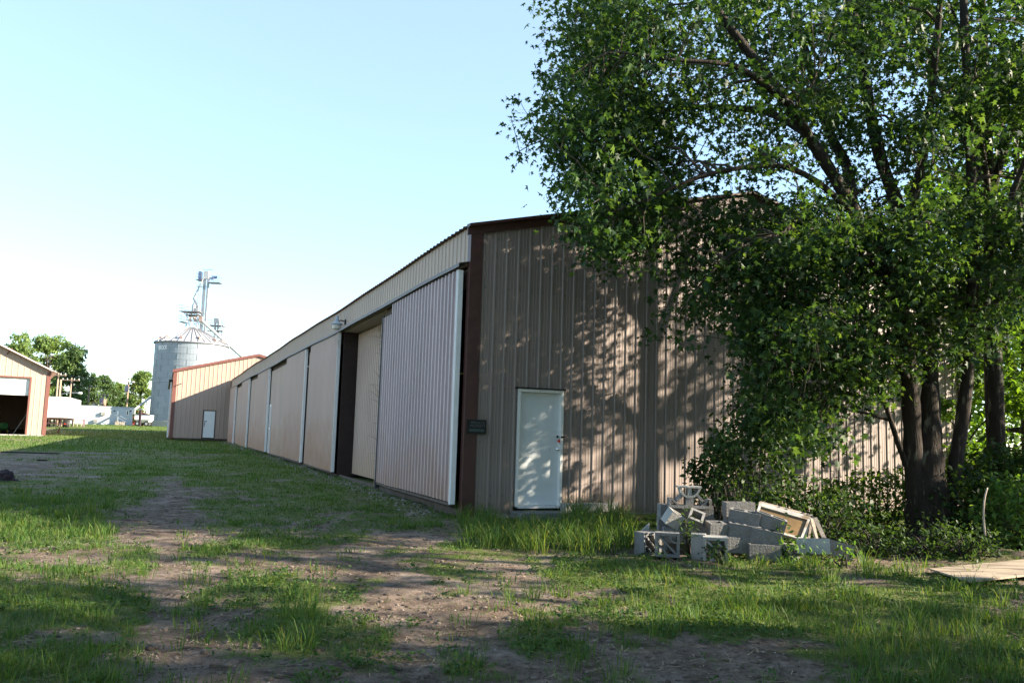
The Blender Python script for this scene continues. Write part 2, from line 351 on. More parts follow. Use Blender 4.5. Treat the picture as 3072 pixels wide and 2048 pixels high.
def ground_mat():
    m = bpy.data.materials.new('soil_and_turf'); m.use_nodes = True; N = m.node_tree.nodes; Lk = m.node_tree.links
    b = N['Principled BSDF']; b.inputs['Roughness'].default_value = .95; b.inputs['Specular IOR Level'].default_value = .15
    tc = N.new('ShaderNodeTexCoord')
    def noise(s, d=8, r=.65):
        n = N.new('ShaderNodeTexNoise'); n.inputs['Scale'].default_value = s; n.inputs['Detail'].default_value = d; n.inputs['Roughness'].default_value = r
        Lk.new(tc.outputs['Object'], n.inputs['Vector']); return n
    def ramp(src, stops):
        r = N.new('ShaderNodeValToRGB'); e = r.color_ramp.elements
        while len(e) < len(stops): e.new(.5)
        for i, (p, c) in enumerate(stops): e[i].position = p; e[i].color = tuple(c)+(1,)
        Lk.new(src, r.inputs['Fac']); return r
    n1 = noise(.8); n2 = noise(9, 10, .75); n3 = noise(45, 6, .7)
    soil = ramp(n1.outputs['Fac'], [(.3, (.17, .13, .102)), (.5, (.25, .20, .165)), (.7, (.35, .305, .265))])
    fine = ramp(n2.outputs['Fac'], [(.32, (.28, .26, .25)), (.47, (.85, .82, .80)), (.56, (1.05, 1.02, 1.0)), (.72, (1.5, 1.46, 1.42))])
    mx = N.new('ShaderNodeMix'); mx.data_type = 'RGBA'; mx.blend_type = 'MULTIPLY'; mx.inputs[0].default_value = 1
    n4 = noise(2.7, 9, .72); hum = ramp(n4.outputs['Fac'], [(.36, (.42, .38, .35)), (.47, (.85, .83, .82)), (.60, (1.1, 1.1, 1.1))])
    m0 = N.new('ShaderNodeMix'); m0.data_type = 'RGBA'; m0.blend_type = 'MULTIPLY'; m0.inputs[0].default_value = 1
    Lk.new(soil.outputs[0], m0.inputs[6]); Lk.new(hum.outputs[0], m0.inputs[7])
    Lk.new(m0.outputs[2], mx.inputs[6]); Lk.new(fine.outputs[0], mx.inputs[7])
    turf = ramp(n3.outputs['Fac'], [(.3, (.06, .085, .024)), (.5, (.115, .16, .036)), (.7, (.19, .22, .06))])
    at = N.new('ShaderNodeAttribute'); at.attribute_name = 'turf'
    ad = N.new('ShaderNodeMath'); ad.operation = 'MULTIPLY_ADD'; Lk.new(n2.outputs['Fac'], ad.inputs[0]); ad.inputs[1].default_value = .7; Lk.new(at.outputs['Fac'], ad.inputs[2])
    mr = N.new('ShaderNodeMapRange'); mr.inputs['From Min'].default_value = .72; mr.inputs['From Max'].default_value = 1.15; mr.inputs['To Max'].default_value = .9
    Lk.new(ad.outputs[0], mr.inputs['Value'])
    m2 = N.new('ShaderNodeMix'); m2.data_type = 'RGBA'; Lk.new(mr.outputs[0], m2.inputs[0]); Lk.new(mx.outputs[2], m2.inputs[6]); Lk.new(turf.outputs[0], m2.inputs[7])
    Lk.new(m2.outputs[2], b.inputs['Base Color'])
    bp = N.new('ShaderNodeBump'); bp.inputs['Strength'].default_value = 1.0; bp.inputs['Distance'].default_value = .11
    Lk.new(n2.outputs['Fac'], bp.inputs['Height'])
    bp2 = N.new('ShaderNodeBump'); bp2.inputs['Strength'].default_value = .5; bp2.inputs['Distance'].default_value = .012
    Lk.new(n3.outputs['Fac'], bp2.inputs['Height']); Lk.new(bp.outputs[0], bp2.inputs['Normal']); Lk.new(bp2.outputs[0], b.inputs['Normal'])
    return m
g = np_mesh('ground', V, np.full(len(Fq), 4), Fq.ravel(), ground_mat(), None, True, {'turf': gr_at})
tag(g, kind='structure')

# ------------------------------------------------------------------ leaves
HALF = np.array([[0, 0], [.42, .10], [.19, .30], [.56, .64], [.17, .62], [0, 1.1]])
SIMPLE = np.array([[0, 0], [.20, .18], [.30, .45], [.17, .78], [0, 1]])
def leaf_cloud(name, P, size, m, parent, shape='maple', droop=.5, spread=.9, seed=1, heading=None, fold=.28):
    rng = np.random.default_rng(seed); n = len(P); H = HALF if shape == 'maple' else SIMPLE
    k = len(H); loc = np.concatenate([H, H[1:-1]*[-1, 1]])
    loc = loc-[0, 0.0]
    az = rng.uniform(0, 2*np.pi, n) if heading is None else heading+rng.normal(0, .8, n)
    dr = rng.normal(droop, .45, n)
    y = np.stack([np.cos(az)*np.cos(dr), np.sin(az)*np.cos(dr), -np.sin(dr)], 1)
    up = np.stack([rng.normal(0, spread*.6, n), rng.normal(0, spread*.6, n), np.ones(n)], 1)
    x = np.cross(y, up); x /= np.linalg.norm(x, axis=1)[:, None]+1e-9; z = np.cross(x, y)
    sz = (np.asarray(size)*rng.uniform(.45, 1.3, n))[:, None, None]
    fv = rng.uniform(-.6, 2.4, n)[:, None, None]; cv = rng.uniform(-.12, .5, n)[:, None, None]
    lx = loc[None, :, 0, None]; ly = loc[None, :, 1, None]
    V = P[:, None]+sz*(x[:, None]*lx+y[:, None]*ly+z[:, None]*(-fold*fv*np.abs(lx)-cv*ly*ly))
    nv = len(loc); base = (np.arange(n)*nv)[:, None]
    f1 = base+np.arange(k)[None]; f2 = base+np.array([0]+list(range(k, nv))+[k-1])[None][:, ::-1]
    idx = np.stack([f1, f2], 1).reshape(-1)
    return np_mesh(name, V.reshape(-1, 3), np.full(2*n, k), idx, m, parent)

def clump_points(cent, per, sx, sz, seed, elong=None):
    """leaves round each clump centre, a slightly drooping cushion"""
    rng = np.random.default_rng(seed); n = len(cent)
    o = rng.normal(0, 1, (n, per, 3))*[sx, sx, sz]
    o[..., 2] -= .35*np.linalg.norm(o[..., :2], axis=-1)
    return (cent[:, None]+o).reshape(-1, 3)

def in_poly(px, py, poly):
    c = np.zeros(len(px), bool); n = len(poly)
    for i in range(n):
        x1, y1 = poly[i]; x2, y2 = poly[(i+1) % n]
        k = ((y1 > py) != (y2 > py)) & (px < (x2-x1)*(py-y1)/(y2-y1+1e-12)+x1); c ^= k
    return c

def curve_pts(a, b, n, sag, rng, wob=.06):
    a = np.asarray(a); b = np.asarray(b); t = np.linspace(0, 1, n)[:, None]
    L = np.linalg.norm(b-a); p = a+(b-a)*t; p = p+np.array([0, 0, 1])*(sag*L*4*t*(1-t))
    w = rng.normal(0, wob*L*.35, (n, 3)); w[0] = 0; w[-1] = 0
    return p+w
def smooth_path(P, sub=5):
    P = np.asarray(P, float); out = []
    for i in range(len(P)-1):
        p0 = P[max(i-1, 0)]; p1 = P[i]; p2 = P[i+1]; p3 = P[min(i+2, len(P)-1)]
        for t in np.linspace(0, 1, sub, endpoint=False):
            out.append(.5*((2*p1)+(-p0+p2)*t+(2*p0-5*p1+4*p2-p3)*t*t+(-p0+3*p1-3*p2+p3)*t**3))
    out.append(P[-1]); return np.array(out)

def grow(limbs, clumps, seed, nsec=70, r2=.028, r3=.008, n_side=7, twig_every=1):
    """limbs: list of (path (n,3), r0, r1). returns (MB trunk, MB branches)"""
    rng = np.random.default_rng(seed); T = MB(); B = MB(); nodes = []; rads = []
    for path, r0, r1 in limbs:
        p = smooth_path(path, 5); r = np.linspace(r0, r1, len(p))
        r = r*(1+.06*np.sin(np.arange(len(p))*1.7))
        T.tube(p, list(r), 12 if r0 > .08 else 8); nodes += list(p); rads += list(r)
    nodes = np.array(nodes); rads = np.array(rads); sec_nodes = []
    if len(clumps):
        order = rng.permutation(len(clumps))[:nsec]
        for i in order:
            c = clumps[i]; d = np.linalg.norm((nodes-c)*[1, 1, 1.3], axis=1)+.8*np.maximum(0, nodes[:, 2]-c[2])
            j = int(np.argmin(d)); p = curve_pts(nodes[j], c, 7, .10, rng)
            rr = min(r2, rads[j]*.7)
            B.tube(p, list(np.linspace(rr, .008, 7)), 6, False); sec_nodes += list(p[1:])
        sn = np.array(sec_nodes)
        allc = sn if len(sn) else nodes
        for i in range(0, len(clumps), twig_every):
            c = clumps[i]; j = int(np.argmin(np.linalg.norm(allc-c, axis=1)))
            if np.linalg.norm(allc[j]-c) > .05:
                B.tube(curve_pts(allc[j], c, 4, .06, rng), [r3, r3*.8, r3*.6, r3*.4], 4, False)
    return T, B

exec_after = []
# ------------------------------------------------------------------ ribbed steel
PITCH = .2286
PROF_MAJ = [(0, 0), (.016, .02), (.042, .02), (.058, 0), (.108, 0), (.112, .004), (.122, .004), (.126, 0), (.168, 0), (.172, .004), (.182, .004), (.186, 0)]
PROF_WAVE = [(0, 0), (.022, .038), (.080, .038), (.102, 0)]
PROF_ROOF = [(0, 0), (.018, .024), (.048, .024), (.066, 0), (.145, 0)]
def rib_panel(a, b, lo, hi, put, prof=PROF_MAJ, pitch=PITCH, phase=0.):
    """ribbed sheet from a to b; lo/hi: functions of u; put(u, h, v) -> point, h = height of the rib proud of the sheet"""
    us = []
    k = math.floor((a-phase)/pitch)-1
    while phase+k*pitch < b:
        for u, h in prof:
            q = phase+k*pitch+u
            if a < q < b: us.append((q, h))
        k += 1
    us = [(a, us[0][1] if us else 0)]+us+[(b, us[-1][1] if us else 0)]
    m = MB(); vs = []
    for u, h in us: vs += [put(u, h, lo(u)), put(u, h, hi(u))]
    m.add(vs, [(2*i, 2*i+2, 2*i+3, 2*i+1) for i in range(len(us)-1)])
    return m
const = lambda c: (lambda u: c)

# ------------------------------------------------------------------ the long barn
_a = atz(1543, 1520, .22)
P0 = onplane(1390, 1527, _a, D1); P0[2] = 0                    # its near corner
def L(p): d = np.asarray(p)-P0; return float(d@D2), float(d@D1), float(p[2])     # world -> barn axes
def gab(px, py): return L(onplane(px, py, P0, D1))            # point on the gable
def side(px, py, s=0.): return L(onplane(px, py, P0+D2*s, D2))   # point on the long side
W = 12.2; LEN = side(690, 1250)[1]; EAVE = 5.17; RISE = .238; TRACK = 4.46; BASE = .13
rake = lambda s: EAVE+RISE*min(s, W-s)
sag = lambda t: .022*math.sin(t*.33+1)+.009*math.sin(t*.9)-.05*max(0, (t-38)/16)
barn = empty('metal_barn', tuple(P0), ROT, 'long tan ribbed steel barn with sliding doors, behind the big tree and the block heap', 'barn', 'ribbed steel barns')
dl = gab(1543, 1520); dr = gab(1682, 1520); dt = gab(1552, 1165)
DX0, DX1, DZ0, DZ1 = dl[0], dr[0], dl[2]+.01, dt[2]
put_g = lambda u, h, v: (u, -h, v)
w1 = MB()
for (a, b, lo, hi) in ((0.02, DX0-.02, const(BASE), rake), (DX0-.02, DX1+.02, const(DZ1+.03), rake), (DX1+.02, W, const(BASE), rake)):
    r = rib_panel(a, b, lo, hi, put_g, phase=DX0-.31); w1.add(r.v, r.f)
# fasteners in rows
fs = MB()
for z in (.42, 1.35, 2.3, 3.2, 4.1, 5.0):
    u = DX0-.31-.03+PITCH*1
    k = -8
    while k < 60:
        x = DX0-.31+k*PITCH+.075; k += 1
        if .1 < x < W-.1 and z < rake(x)-.25 and not (DX0-.1 < x < DX1+.1 and z < DZ1+.1):
            fs.lathe([(0.009, 0), (.008, .006), (0, .008)], 6, (x, -.001, z), M=Matrix.Rotation(math.pi/2, 4, 'X'))
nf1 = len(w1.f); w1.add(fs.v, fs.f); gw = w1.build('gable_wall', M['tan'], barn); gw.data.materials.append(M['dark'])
for p_ in gw.data.polygons[nf1:]: p_.material_index = 1
MB().b2(0.05, W-.05, .02, .10, -.1, BASE+.02).build('sill_board', M['wood_old'], barn)
# other walls
w2 = rib_panel(0, LEN, const(.1), const(EAVE), lambda u, h, v: (W+h, u, v)); w2.build('right_wall', M['tan'], barn)
w3 = rib_panel(0, W, const(.1), rake, lambda u, h, v: (u, LEN+h, v)); w3.build('far_gable_wall', M['tan'], barn)
# header over the doors
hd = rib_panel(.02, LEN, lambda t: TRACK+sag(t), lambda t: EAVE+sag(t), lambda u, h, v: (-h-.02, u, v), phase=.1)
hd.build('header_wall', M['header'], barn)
# roof: ribbed sheets running eave to ridge
rf = MB()
for sgn in (0, 1):
    e0 = -.10
    def put_r(u, h, v, sgn=sgn):
        z = EAVE+.03+RISE*v+h+sag(u)*max(0, 1-v/4)
        return ((v if sgn == 0 else W-v), u, z)
    r = rib_panel(-.14, LEN+.1, const(e0), const(W/2), put_r, PROF_ROOF); rf.add(r.v, r.f)
    r = rib_panel(-.14, LEN+.1, const(e0), const(W/2), lambda u, h, v: (lambda p: (p[0], p[1], p[2]-.012))(put_r(u, h, v)), PROF_ROOF); rf.add(r.v, r.f)
rf.build('roof', M['roof_brown'], barn)
# rake trim and corner trims
rt = MB()
for sgn in (0, 1):
    f = lambda s: (s if sgn == 0 else W-s)
    for (z0, z1, y0, y1) in ((-.14, .0, -.055, -.022), (.0, .05, -.16, -.02)):
        s0, s1 = (-.12, W/2)
        P = [(f(s0), y0, EAVE+RISE*s0+z0), (f(s1), y0, EAVE+RISE*s1+z0), (f(s1), y0, EAVE+RISE*s1+z1), (f(s0), y0, EAVE+RISE*s0+z1)]
        rt.add(P+[(p[0], y1, p[2]) for p in P], [(0, 1, 2, 3), (4, 7, 6, 5), (0, 4, 5, 1), (1, 5, 6, 2), (2, 6, 7, 3), (3, 7, 4, 0)])
rt.build('rake_trim', M['brown'], barn)
ct = MB()
ct.b2(-.05, .18, -.040, -.021, -.03, EAVE-.10); ct.b2(-.05, -.03, -.02, .12, -.03, EAVE-.02)
ct.b2(-.056, .186, -.046, -.041, 2.42, 2.46)
ct.build('corner_trim', M['brown'], barn)
MB().b2(W-.18, W+.05, -.040, -.021, .05, EAVE-.10).build('corner_trim', M['brown'], barn)
# track cover: a bent strip under the header
tk = MB()
n = 60
for i in range(n):
    t0, t1 = .02+(LEN-.02)*i/n, .02+(LEN-.02)*(i+1)/n
    z0, z1 = TRACK+sag(t0), TRACK+sag(t1)
    pr = [(-.03, .07), (-.24, .02), (-.245, -.05), (-.235, -.05), (-.23, .01), (-.03, .055)]
    v = [(a, t0, z0+b) for a, b in pr]+[(a, t1, z1+b) for a, b in pr]
    tk.add(v, [(j, (j+1) % 6, 6+(j+1) % 6, 6+j) for j in range(6)]+([tuple(range(6))] if i == 0 else []))
tk.build('track_cover', mat('track_steel', (.17, .155, .15), .6, .12, 2, spec=.5), barn)
MB().b2(-.03, .02, side(1024, 997, -.12)[1], LEN, TRACK-.40, TRACK-.03).build('header_board', M['wood_dark'], barn)
MB().b2(-.03, .02, .02, side(1147, 925, -.12)[1], TRACK-.40, TRACK-.03).build('header_board', M['wood_dark'], barn)
# sliding doors on the long side: (px of far edge, px of near edge, depth layer)
def tt(px, py): return side(px, py, -.12)[1]
doors = [('f', 695, 1164, 712, 1159, 1), ('b', 712, 1159, 734, 1147, 0), ('f', 729.6, 1148, 753, 1137.6, 1), ('b', 753, 1137.6, 785, 1121, 0),
         ('f', 779, 1123, 814, 1105.5, 1), ('b', 814, 1105.5, 872, 1076, 0), ('f', 866, 1078, 925, 1051, 1), ('b', 925, 1051, 946, 1034, 0),
         ('f', 940.6, 1036.7, 1024, 997, 1), ('b', 1147, 925, 1192, 906, 0), ('f', 1184, 914, 1390, 804, 1)]
rngd = random.Random(3); front_count = 0
tint = ['door_steel', 'door_steel', 'door_steel', 'door_steel', 'door_steel', 'door_steel']
for kind, x0, y0, x1, y1, ly in doors:
    t1, t0 = tt(x0, y0), tt(x1, y1)          # t0 near, t1 far
    top = TRACK-(.07 if ly else .22); bot = .25+rngd.uniform(-.02, .05)
    s0 = -.175 if ly else -.05
    tilt = rngd.uniform(-.01, .01)
    pan = rib_panel(t0, t1, const(bot), const(top), lambda u, h, v: (s0-h*.9, u, v+sag(u)*.6), PROF_WAVE, .215, rngd.random())
    bk = MB(); bk.b2(s0+.004, s0+.05, t0+.01, t1-.01, bot+.01, top-.01); pan.add(bk.v, bk.f)
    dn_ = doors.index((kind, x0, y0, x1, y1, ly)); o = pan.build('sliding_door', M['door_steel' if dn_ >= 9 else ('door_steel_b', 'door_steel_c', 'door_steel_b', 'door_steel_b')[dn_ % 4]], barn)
    MB().b2(s0-.028, s0+.05, t0, t1, bot-.05, bot-.002).build('bottom_rail', M['wood_dark'], o)
    if ly:
        e = MB(); e.b2(s0-.034, s0+.055, t0-.012, t0+.075, bot-.02, top); e.b2(s0-.044, s0-.036, t0+.02, t0+.035, bot, top)
        e.build('edge_trim', M['white_trim'], o)
# open bay between two doors: jamb, soffit and a door hung deeper inside
tj = tt(1026, 997); tn = tt(1146, 925)
MB().b2(-.04, .62, tj, tj+.10, .1, TRACK-.05).build('bay_jamb', M['dark_brown'], barn)
MB().b2(-.035, .62, tn-.2, tj-.002, TRACK-.06, TRACK-.02).build('bay_soffit', M['wood_old'], barn)
pan = rib_panel(tn-.25, tj-.002, const(.2), const(TRACK-.10), lambda u, h, v: (.42-h, u, v), PROF_WAVE, .215)
io = pan.build('inner_door', mat('inner_door_steel', (.50, .375, .315), .5, .08, .9, dirt=((.45, .29, .17), .25, .9, .5)), barn)
MB().b2(.36, .40, tn+.22, tn+.32, 1.1, 1.24).build('latch', M['black'], io)
MB().b2(-.10, .02, tn-.06, tn+.02, .12, TRACK-.2).build('door_post', mat('dark_post', (.05, .06, .065), .7, .3, 6), barn)
# narrow white frame of a wicket door
tw = tt(815.5, 1107)
wk = MB()
for (a, b, c, d) in ((tw-.62, tw-.54, .25, 2.5), (tw-.10, tw-.02, .25, 2.5), (tw-.62, tw-.02, 2.5, 2.58), (tw-.62, tw-.02, 1.38, 1.46)): wk.b2(-.115, -.078, a, b, c, d)
wk.build('wicket_frame', M['white_trim'], barn)
MB().b2(-.06, LEN*0, LEN-.12, LEN+.03, .05, EAVE-.1).build('corner_trim', M['redbrown'], barn)
# crushed stone foot / skirt board
MB().b2(-.0, .06, .2, LEN, -.1, .16).build('skirt_board', M['wood_dark'], barn)
# entry door
fr = MB()
fr.b2(DX0-.0, DX0+.05, -.035, .10, DZ0, DZ1); fr.b2(DX1-.05, DX1, -.035, .10, DZ0, DZ1); fr.b2(DX0+.05, DX1-.05, -.035, .10, DZ1-.05, DZ1); fr.b2(DX0+.05, DX1-.05, -.05, .10, DZ0-.03, DZ0+.015)
ed = MB().b2(DX0+.052, DX1-.052, .055, .095, DZ0+.02, DZ1-.053).build('entry_door', M['entry'], barn)
fr.build('door_frame', M['white'], ed)
for hz_0 in (.25, 1.0, 1.75): MB().b2(DX0+.045, DX0+.075, .02, .058, DZ0+hz_0, DZ0+hz_0+.1).build('hinge', M['chrome'], ed)
MB().b2(DX0-.06, DX1+.03, -.06, -.001, DZ1+.004, DZ1+.028).build('drip_cap', M['black'], barn)
kz = gab(1677, 1347)[2]; kx = gab(1677, 1347)[0]
kb = MB().lathe([(.035, 0), (.035, .008), (.014, .012), (.013, .04), (.026, .05), (.031, .062), (.026, .075), (0, .08)], 20, (0, 0, 0), M=Matrix.Rotation(math.pi/2, 4, 'X'))
kb.build('door_knob', M['chrome'], ed, True, (kx, .055, kz))
hz = gab(1677, 1310)[2]
hp = MB(); hp.b2(kx-.03, kx+.02, .046, .054, hz-.02, hz+.025); hp.b2(kx+.015, DX1+.035, -.05, -.04, hz-.016, hz+.016); hp.b2(kx+.015, kx+.03, -.05, .05, hz-.016, hz+.016)
hp.tube([(kx-.012, .05, hz), (kx-.012, .0, hz), (kx-.012, -.02, hz)], .007, 8)
hp.build('hasp', M['black'], ed)
# dents / scratches of the door: a curved scrape
sc = MB(); pts = [(kx-.12+.03*math.cos(a)-.02, .0535, kz-.03+.05*math.sin(a)) for a in np.linspace(1.2, 3.2, 8)]; sc.tube(pts, .003, 5); sc.build('scrape', M['wood_old'], ed)

def world(s, t, z): p = P0+D2*s+D1*t; return (p[0], p[1], z)
# padlock hanging from the hasp
pl = empty('padlock', world(kx-.012, -.012, hz-.075), ROT, 'small red padlock hanging from the black hasp of the white entry door', 'padlock')
MB().b2(-.022, .022, -.012, .012, -.022, .022).build('lock_body', M['red'], pl)
MB().tube([(-.014, 0, .022), (-.014, 0, .065), (-.008, 0, .082), (.008, 0, .082), (.014, 0, .065), (.014, 0, .022)], .004, 8).build('shackle', M['chrome'], pl, True)
MB().tube([(.01, -.005, -.02), (.02, -.006, -.05), (.034, -.004, -.075), (.045, 0, -.09)], .006, 6).build('key_cord', M['black'], pl)
# sign on the corner
s0, _, z0 = gab(1398, 1257); s1, _, z1 = gab(1456, 1258); zb = gab(1400, 1300)[2]
sw, sh = s1-s0, z0-zb
sg = empty('warning_sign', world(s0+sw/2, -.058, (z0+zb)/2), ROT, 'small black private property sign fixed to the brown corner trim left of the white door', 'sign')
MB().b2(-sw/2, sw/2, -.004, .004, -sh/2, sh/2).build('sign_board', M['black'], sg)
def text_mesh(txt, size, name, m, parent, loc, rot=(math.pi/2, 0, 0), width=None, ext=.0015, bend=None):
    cu = bpy.data.curves.new('txt', 'FONT'); cu.body = txt; cu.size = size; cu.extrude = ext; cu.align_x = 'CENTER'; cu.align_y = 'CENTER'; cu.offset = size*.012
    to = bpy.data.objects.new('txt', cu); C.objects.link(to); bpy.context.view_layer.update()
    me = bpy.data.meshes.new_from_object(to.evaluated_get(bpy.context.evaluated_depsgraph_get()))
    bpy.data.objects.remove(to); bpy.data.curves.remove(cu)
    if width:
        xsv = [v.co.x for v in me.vertices]; k = width/(max(xsv)-min(xsv))
        for v in me.vertices: v.co.x *= k
    me.transform(Matrix.Translation(loc)@(Matrix.Rotation(rot[2], 4, 'Z')@Matrix.Rotation(rot[0], 4, 'X')))
    if bend: bend(me)
    me.materials.clear(); me.materials.append(m); me.name = name
    o = bpy.data.objects.new(name, me); C.objects.link(o); o.parent = parent; return o
text_mesh('PRIVATE', .062, 'lettering', M['lettering'], sg, (0.02, -.0045, sh*.27), width=sw*.72)
text_mesh('PROPERTY', .062, 'lettering', M['lettering'], sg, (0.02, -.0045, sh*.05), width=sw*.78)
MB().b2(-sw*.38, sw*.40, -.0065, -.0042, -sh*.33, -sh*.16).build('sign_band', mat('sign_band', (.05, .085, .085), .35, .1, 5), sg)
# yard lamp on the header
lx = side(1003, 972, -.35)
lm = empty('yard_lamp', world(-.34, lx[1], lx[2]), ROT, 'grey dusk lamp with pale lens mounted high on the long barn wall under the eave', 'lamp')
MB().tube([(.32, -.10, .12), (.18, -.06, .17), (.05, -.01, .16), (0, 0, .13)], .025, 8).build('bracket', M['black'], lm, True)
MB().lathe([(0, .36), (.05, .355), (.07, .33), (.075, .16), (.10, .12), (.18, .06), (.235, .01), (.24, -.02), (.2, -.02)], 24).build('lamp_housing', mat('lamp_grey', (.36, .40, .44), .45, .1, 4), lm, True)
MB().lathe([(.19, -.015), (.195, -.15), (.17, -.22), (0, -.24)], 20).build('lens', M['lens'], lm, True)
MB().lathe([(.11, 0), (.11, .03), (.09, .05), (0, .05)], 12, (.33, -.10, .12), M=Matrix.Rotation(-math.pi/2, 4, 'Y')).build('wall_plate', M['black'], lm)
lm.scale = (.72, .72, .72); lm.location = world(-.27, lx[1], lx[2])
# dry vine on the dark post
vb = MB(); rv = random.Random(5)
p = Vector(world(-.13, tn-.02, .15)); pts = [p.copy()]
for i in range(26): p = p+Vector((rv.uniform(-.05, .05), rv.uniform(-.05, .05), .15)); pts.append(p.copy())
vb.tube(pts, [.012*(1-i/40) for i in range(27)], 5)
for q in pts[3::1]:
    for k in range(2):
        d = Vector((rv.uniform(-1, .4), rv.uniform(-.8, .8), rv.uniform(-.1, .9))).normalized()*rv.uniform(.1, .38)
        vb.tube([q, q+d*.5+Vector((0, 0, .03)), q+d], [.006, .004, .002], 4)
tag(vb.build('dry_vine', M['dead']), 'leafless dry vine climbing the dark post beside the open bay of the long barn', 'vine')

# ------------------------------------------------------------------ second barn
Pc = onplane(509, 1312, P0+D1*(LEN+.25), D1); z2 = Pc[2]; G2 = gz1(Pc[0], Pc[1])
e2z = onplane(523, 1107, Pc, D1)[2]
b2 = empty('metal_barn', (Pc[0], Pc[1], 0), ROT, 'cream steel barn with red trim and small white door beyond the long barn', 'barn', 'ribbed steel barns')
def l2(px, py): q = onplane(px, py, Pc, D1)-Pc; return float(q@D2), float(q[2]+Pc[2])
W2 = 12.5; r2k = (onplane(818, 1053, Pc, D1)[2]-e2z)/(l2(818, 1053)[0]-l2(523, 1107)[0]); LEN2 = 27
rk2 = lambda s: e2z-.12+r2k*min(s, W2-s)
a0 = l2(604, 1312); a1 = l2(644, 1312); at_ = l2(609, 1229)
dx0, dx1, dz0, dz1 = a0[0], a1[0]-.02, a0[1]-.02, at_[1]
w = MB()
PROF2 = [(0, 0), (.02, .022), (.05, .022), (.07, 0)]
for (a, b, lo, hi) in ((0, dx0, const(z2), rk2), (dx0, dx1, const(dz1), rk2), (dx1, W2, const(z2), rk2)):
    r = rib_panel(a, b, lo, hi, put_g, PROF2, .32); w.add(r.v, r.f)
w.build('gable_wall', M['cream'], b2)
rib_panel(0, LEN2, const(z2), const(e2z-.12), lambda u, h, v: (-h, u, v), PROF2, .32).build('left_wall', M['cream'], b2)
rib_panel(0, LEN2, const(z2), const(e2z-.12), lambda u, h, v: (W2+h, u, v), PROF2, .32).build('right_wall', M['cream'], b2)
rib_panel(0, W2, const(z2), rk2, lambda u, h, v: (u, LEN2+h, v), PROF2, .32).build('far_gable_wall', M['cream'], b2)
def gable_roof(W_, L_, ez, pitch, parent, m, oh=.15, name='roof', th=.06):
    r = MB()
    for sgn in (0, 1):
        f = lambda s: s if sgn == 0 else W_-s
        P = [(f(-oh), -oh, ez-pitch*oh), (f(W_/2), -oh, ez+pitch*W_/2), (f(W_/2), L_+oh, ez+pitch*W_/2), (f(-oh), L_+oh, ez-pitch*oh)]
        r.add(P+[(p[0], p[1], p[2]+th) for p in P], [(0, 1, 2, 3), (4, 7, 6, 5), (0, 4, 5, 1), (1, 5, 6, 2), (2, 6, 7, 3), (3, 7, 4, 0)])
    return r.build(name, m, parent)
gable_roof(W2, LEN2, e2z-.10, r2k, b2, M['roof_brown'], .12)
def rake_boards(W_, ez, pitch, parent, m, h=.22, y=-.16, name='rake_trim'):
    r = MB()
    for sgn in (0, 1):
        f = lambda s: s if sgn == 0 else W_-s
        P = [(f(-.14), y, ez-h-pitch*.14), (f(W_/2), y, ez-h+pitch*W_/2), (f(W_/2), y, ez+pitch*W_/2), (f(-.14), y, ez-pitch*.14)]
        r.add(P+[(p[0], y+.035, p[2]) for p in P], [(0, 1, 2, 3), (4, 7, 6, 5), (0, 4, 5, 1), (1, 5, 6, 2), (2, 6, 7, 3), (3, 7, 4, 0)])
    return r.build(name, m, parent)
rake_boards(W2, e2z+.0, r2k, b2, M['redbrown'])
MB().b2(-.06, .20, -.045, -.024, z2-.05, e2z-.2).build('corner_trim', M['redbrown'], b2)
MB().b2(-.06, -.035, -.02, .26, z2-.05, e2z-.2).build('corner_trim', M['redbrown'], b2)
MB().b2(W2-.26, W2+.06, -.045, -.024, z2-.05, e2z-.2).build('corner_trim', M['redbrown'], b2)
MB().b2(.31, W2-.3, -.03, .02, z2-.14, z2-.01).build('sill_board', M['soil'], b2)
d = MB().b2(dx0+.07, dx1-.07, -.01, .03, dz0+.02, dz1-.07).build('entry_door', M['white'], b2)
f = MB(); f.b2(dx0, dx0+.07, -.04, .03, dz0, dz1); f.b2(dx1-.07, dx1, -.04, .03, dz0, dz1); f.b2(dx0+.07, dx1-.07, -.04, .03, dz1-.07, dz1); f.build('door_frame', M['brown'], d)
MB().b2(dx0+.1, dx0+.32, -.05, -.012, dz0+1.28, dz0+1.33).build('hasp', M['black'], d); MB().b2(dx0+.12, dx0+.2, -.06, -.012, dz0+1.08, dz0+1.17).build('deadbolt', M['black'], d); MB().b2(dx0+.12, dx0+.2, -.06, -.012, dz0+.93, dz0+1.0).build('door_handle', M['black'], d)
sd = rib_panel(.7, 5.4, const(z2+.05), const(e2z-1.0), lambda u, h, v: (-.16-h, u, v), PROF_WAVE, .215); sdo = sd.build('sliding_door', M['cream'], b2)
MB().b2(-.24, -.12, .6, .72, z2, e2z-.95).build('edge_trim', M['white_trim'], sdo)
MB().b2(-.36, -.03, .55, 16, e2z-.98, e2z-.80).build('track_cover', M['black'], b2)
bx = l2(530, 1152); MB().bar((bx[0], -.05, bx[1]-.1), (bx[0]+.35, -.35, bx[1]+.05), .05, .05).build('wall_bracket', M['black'], b2)

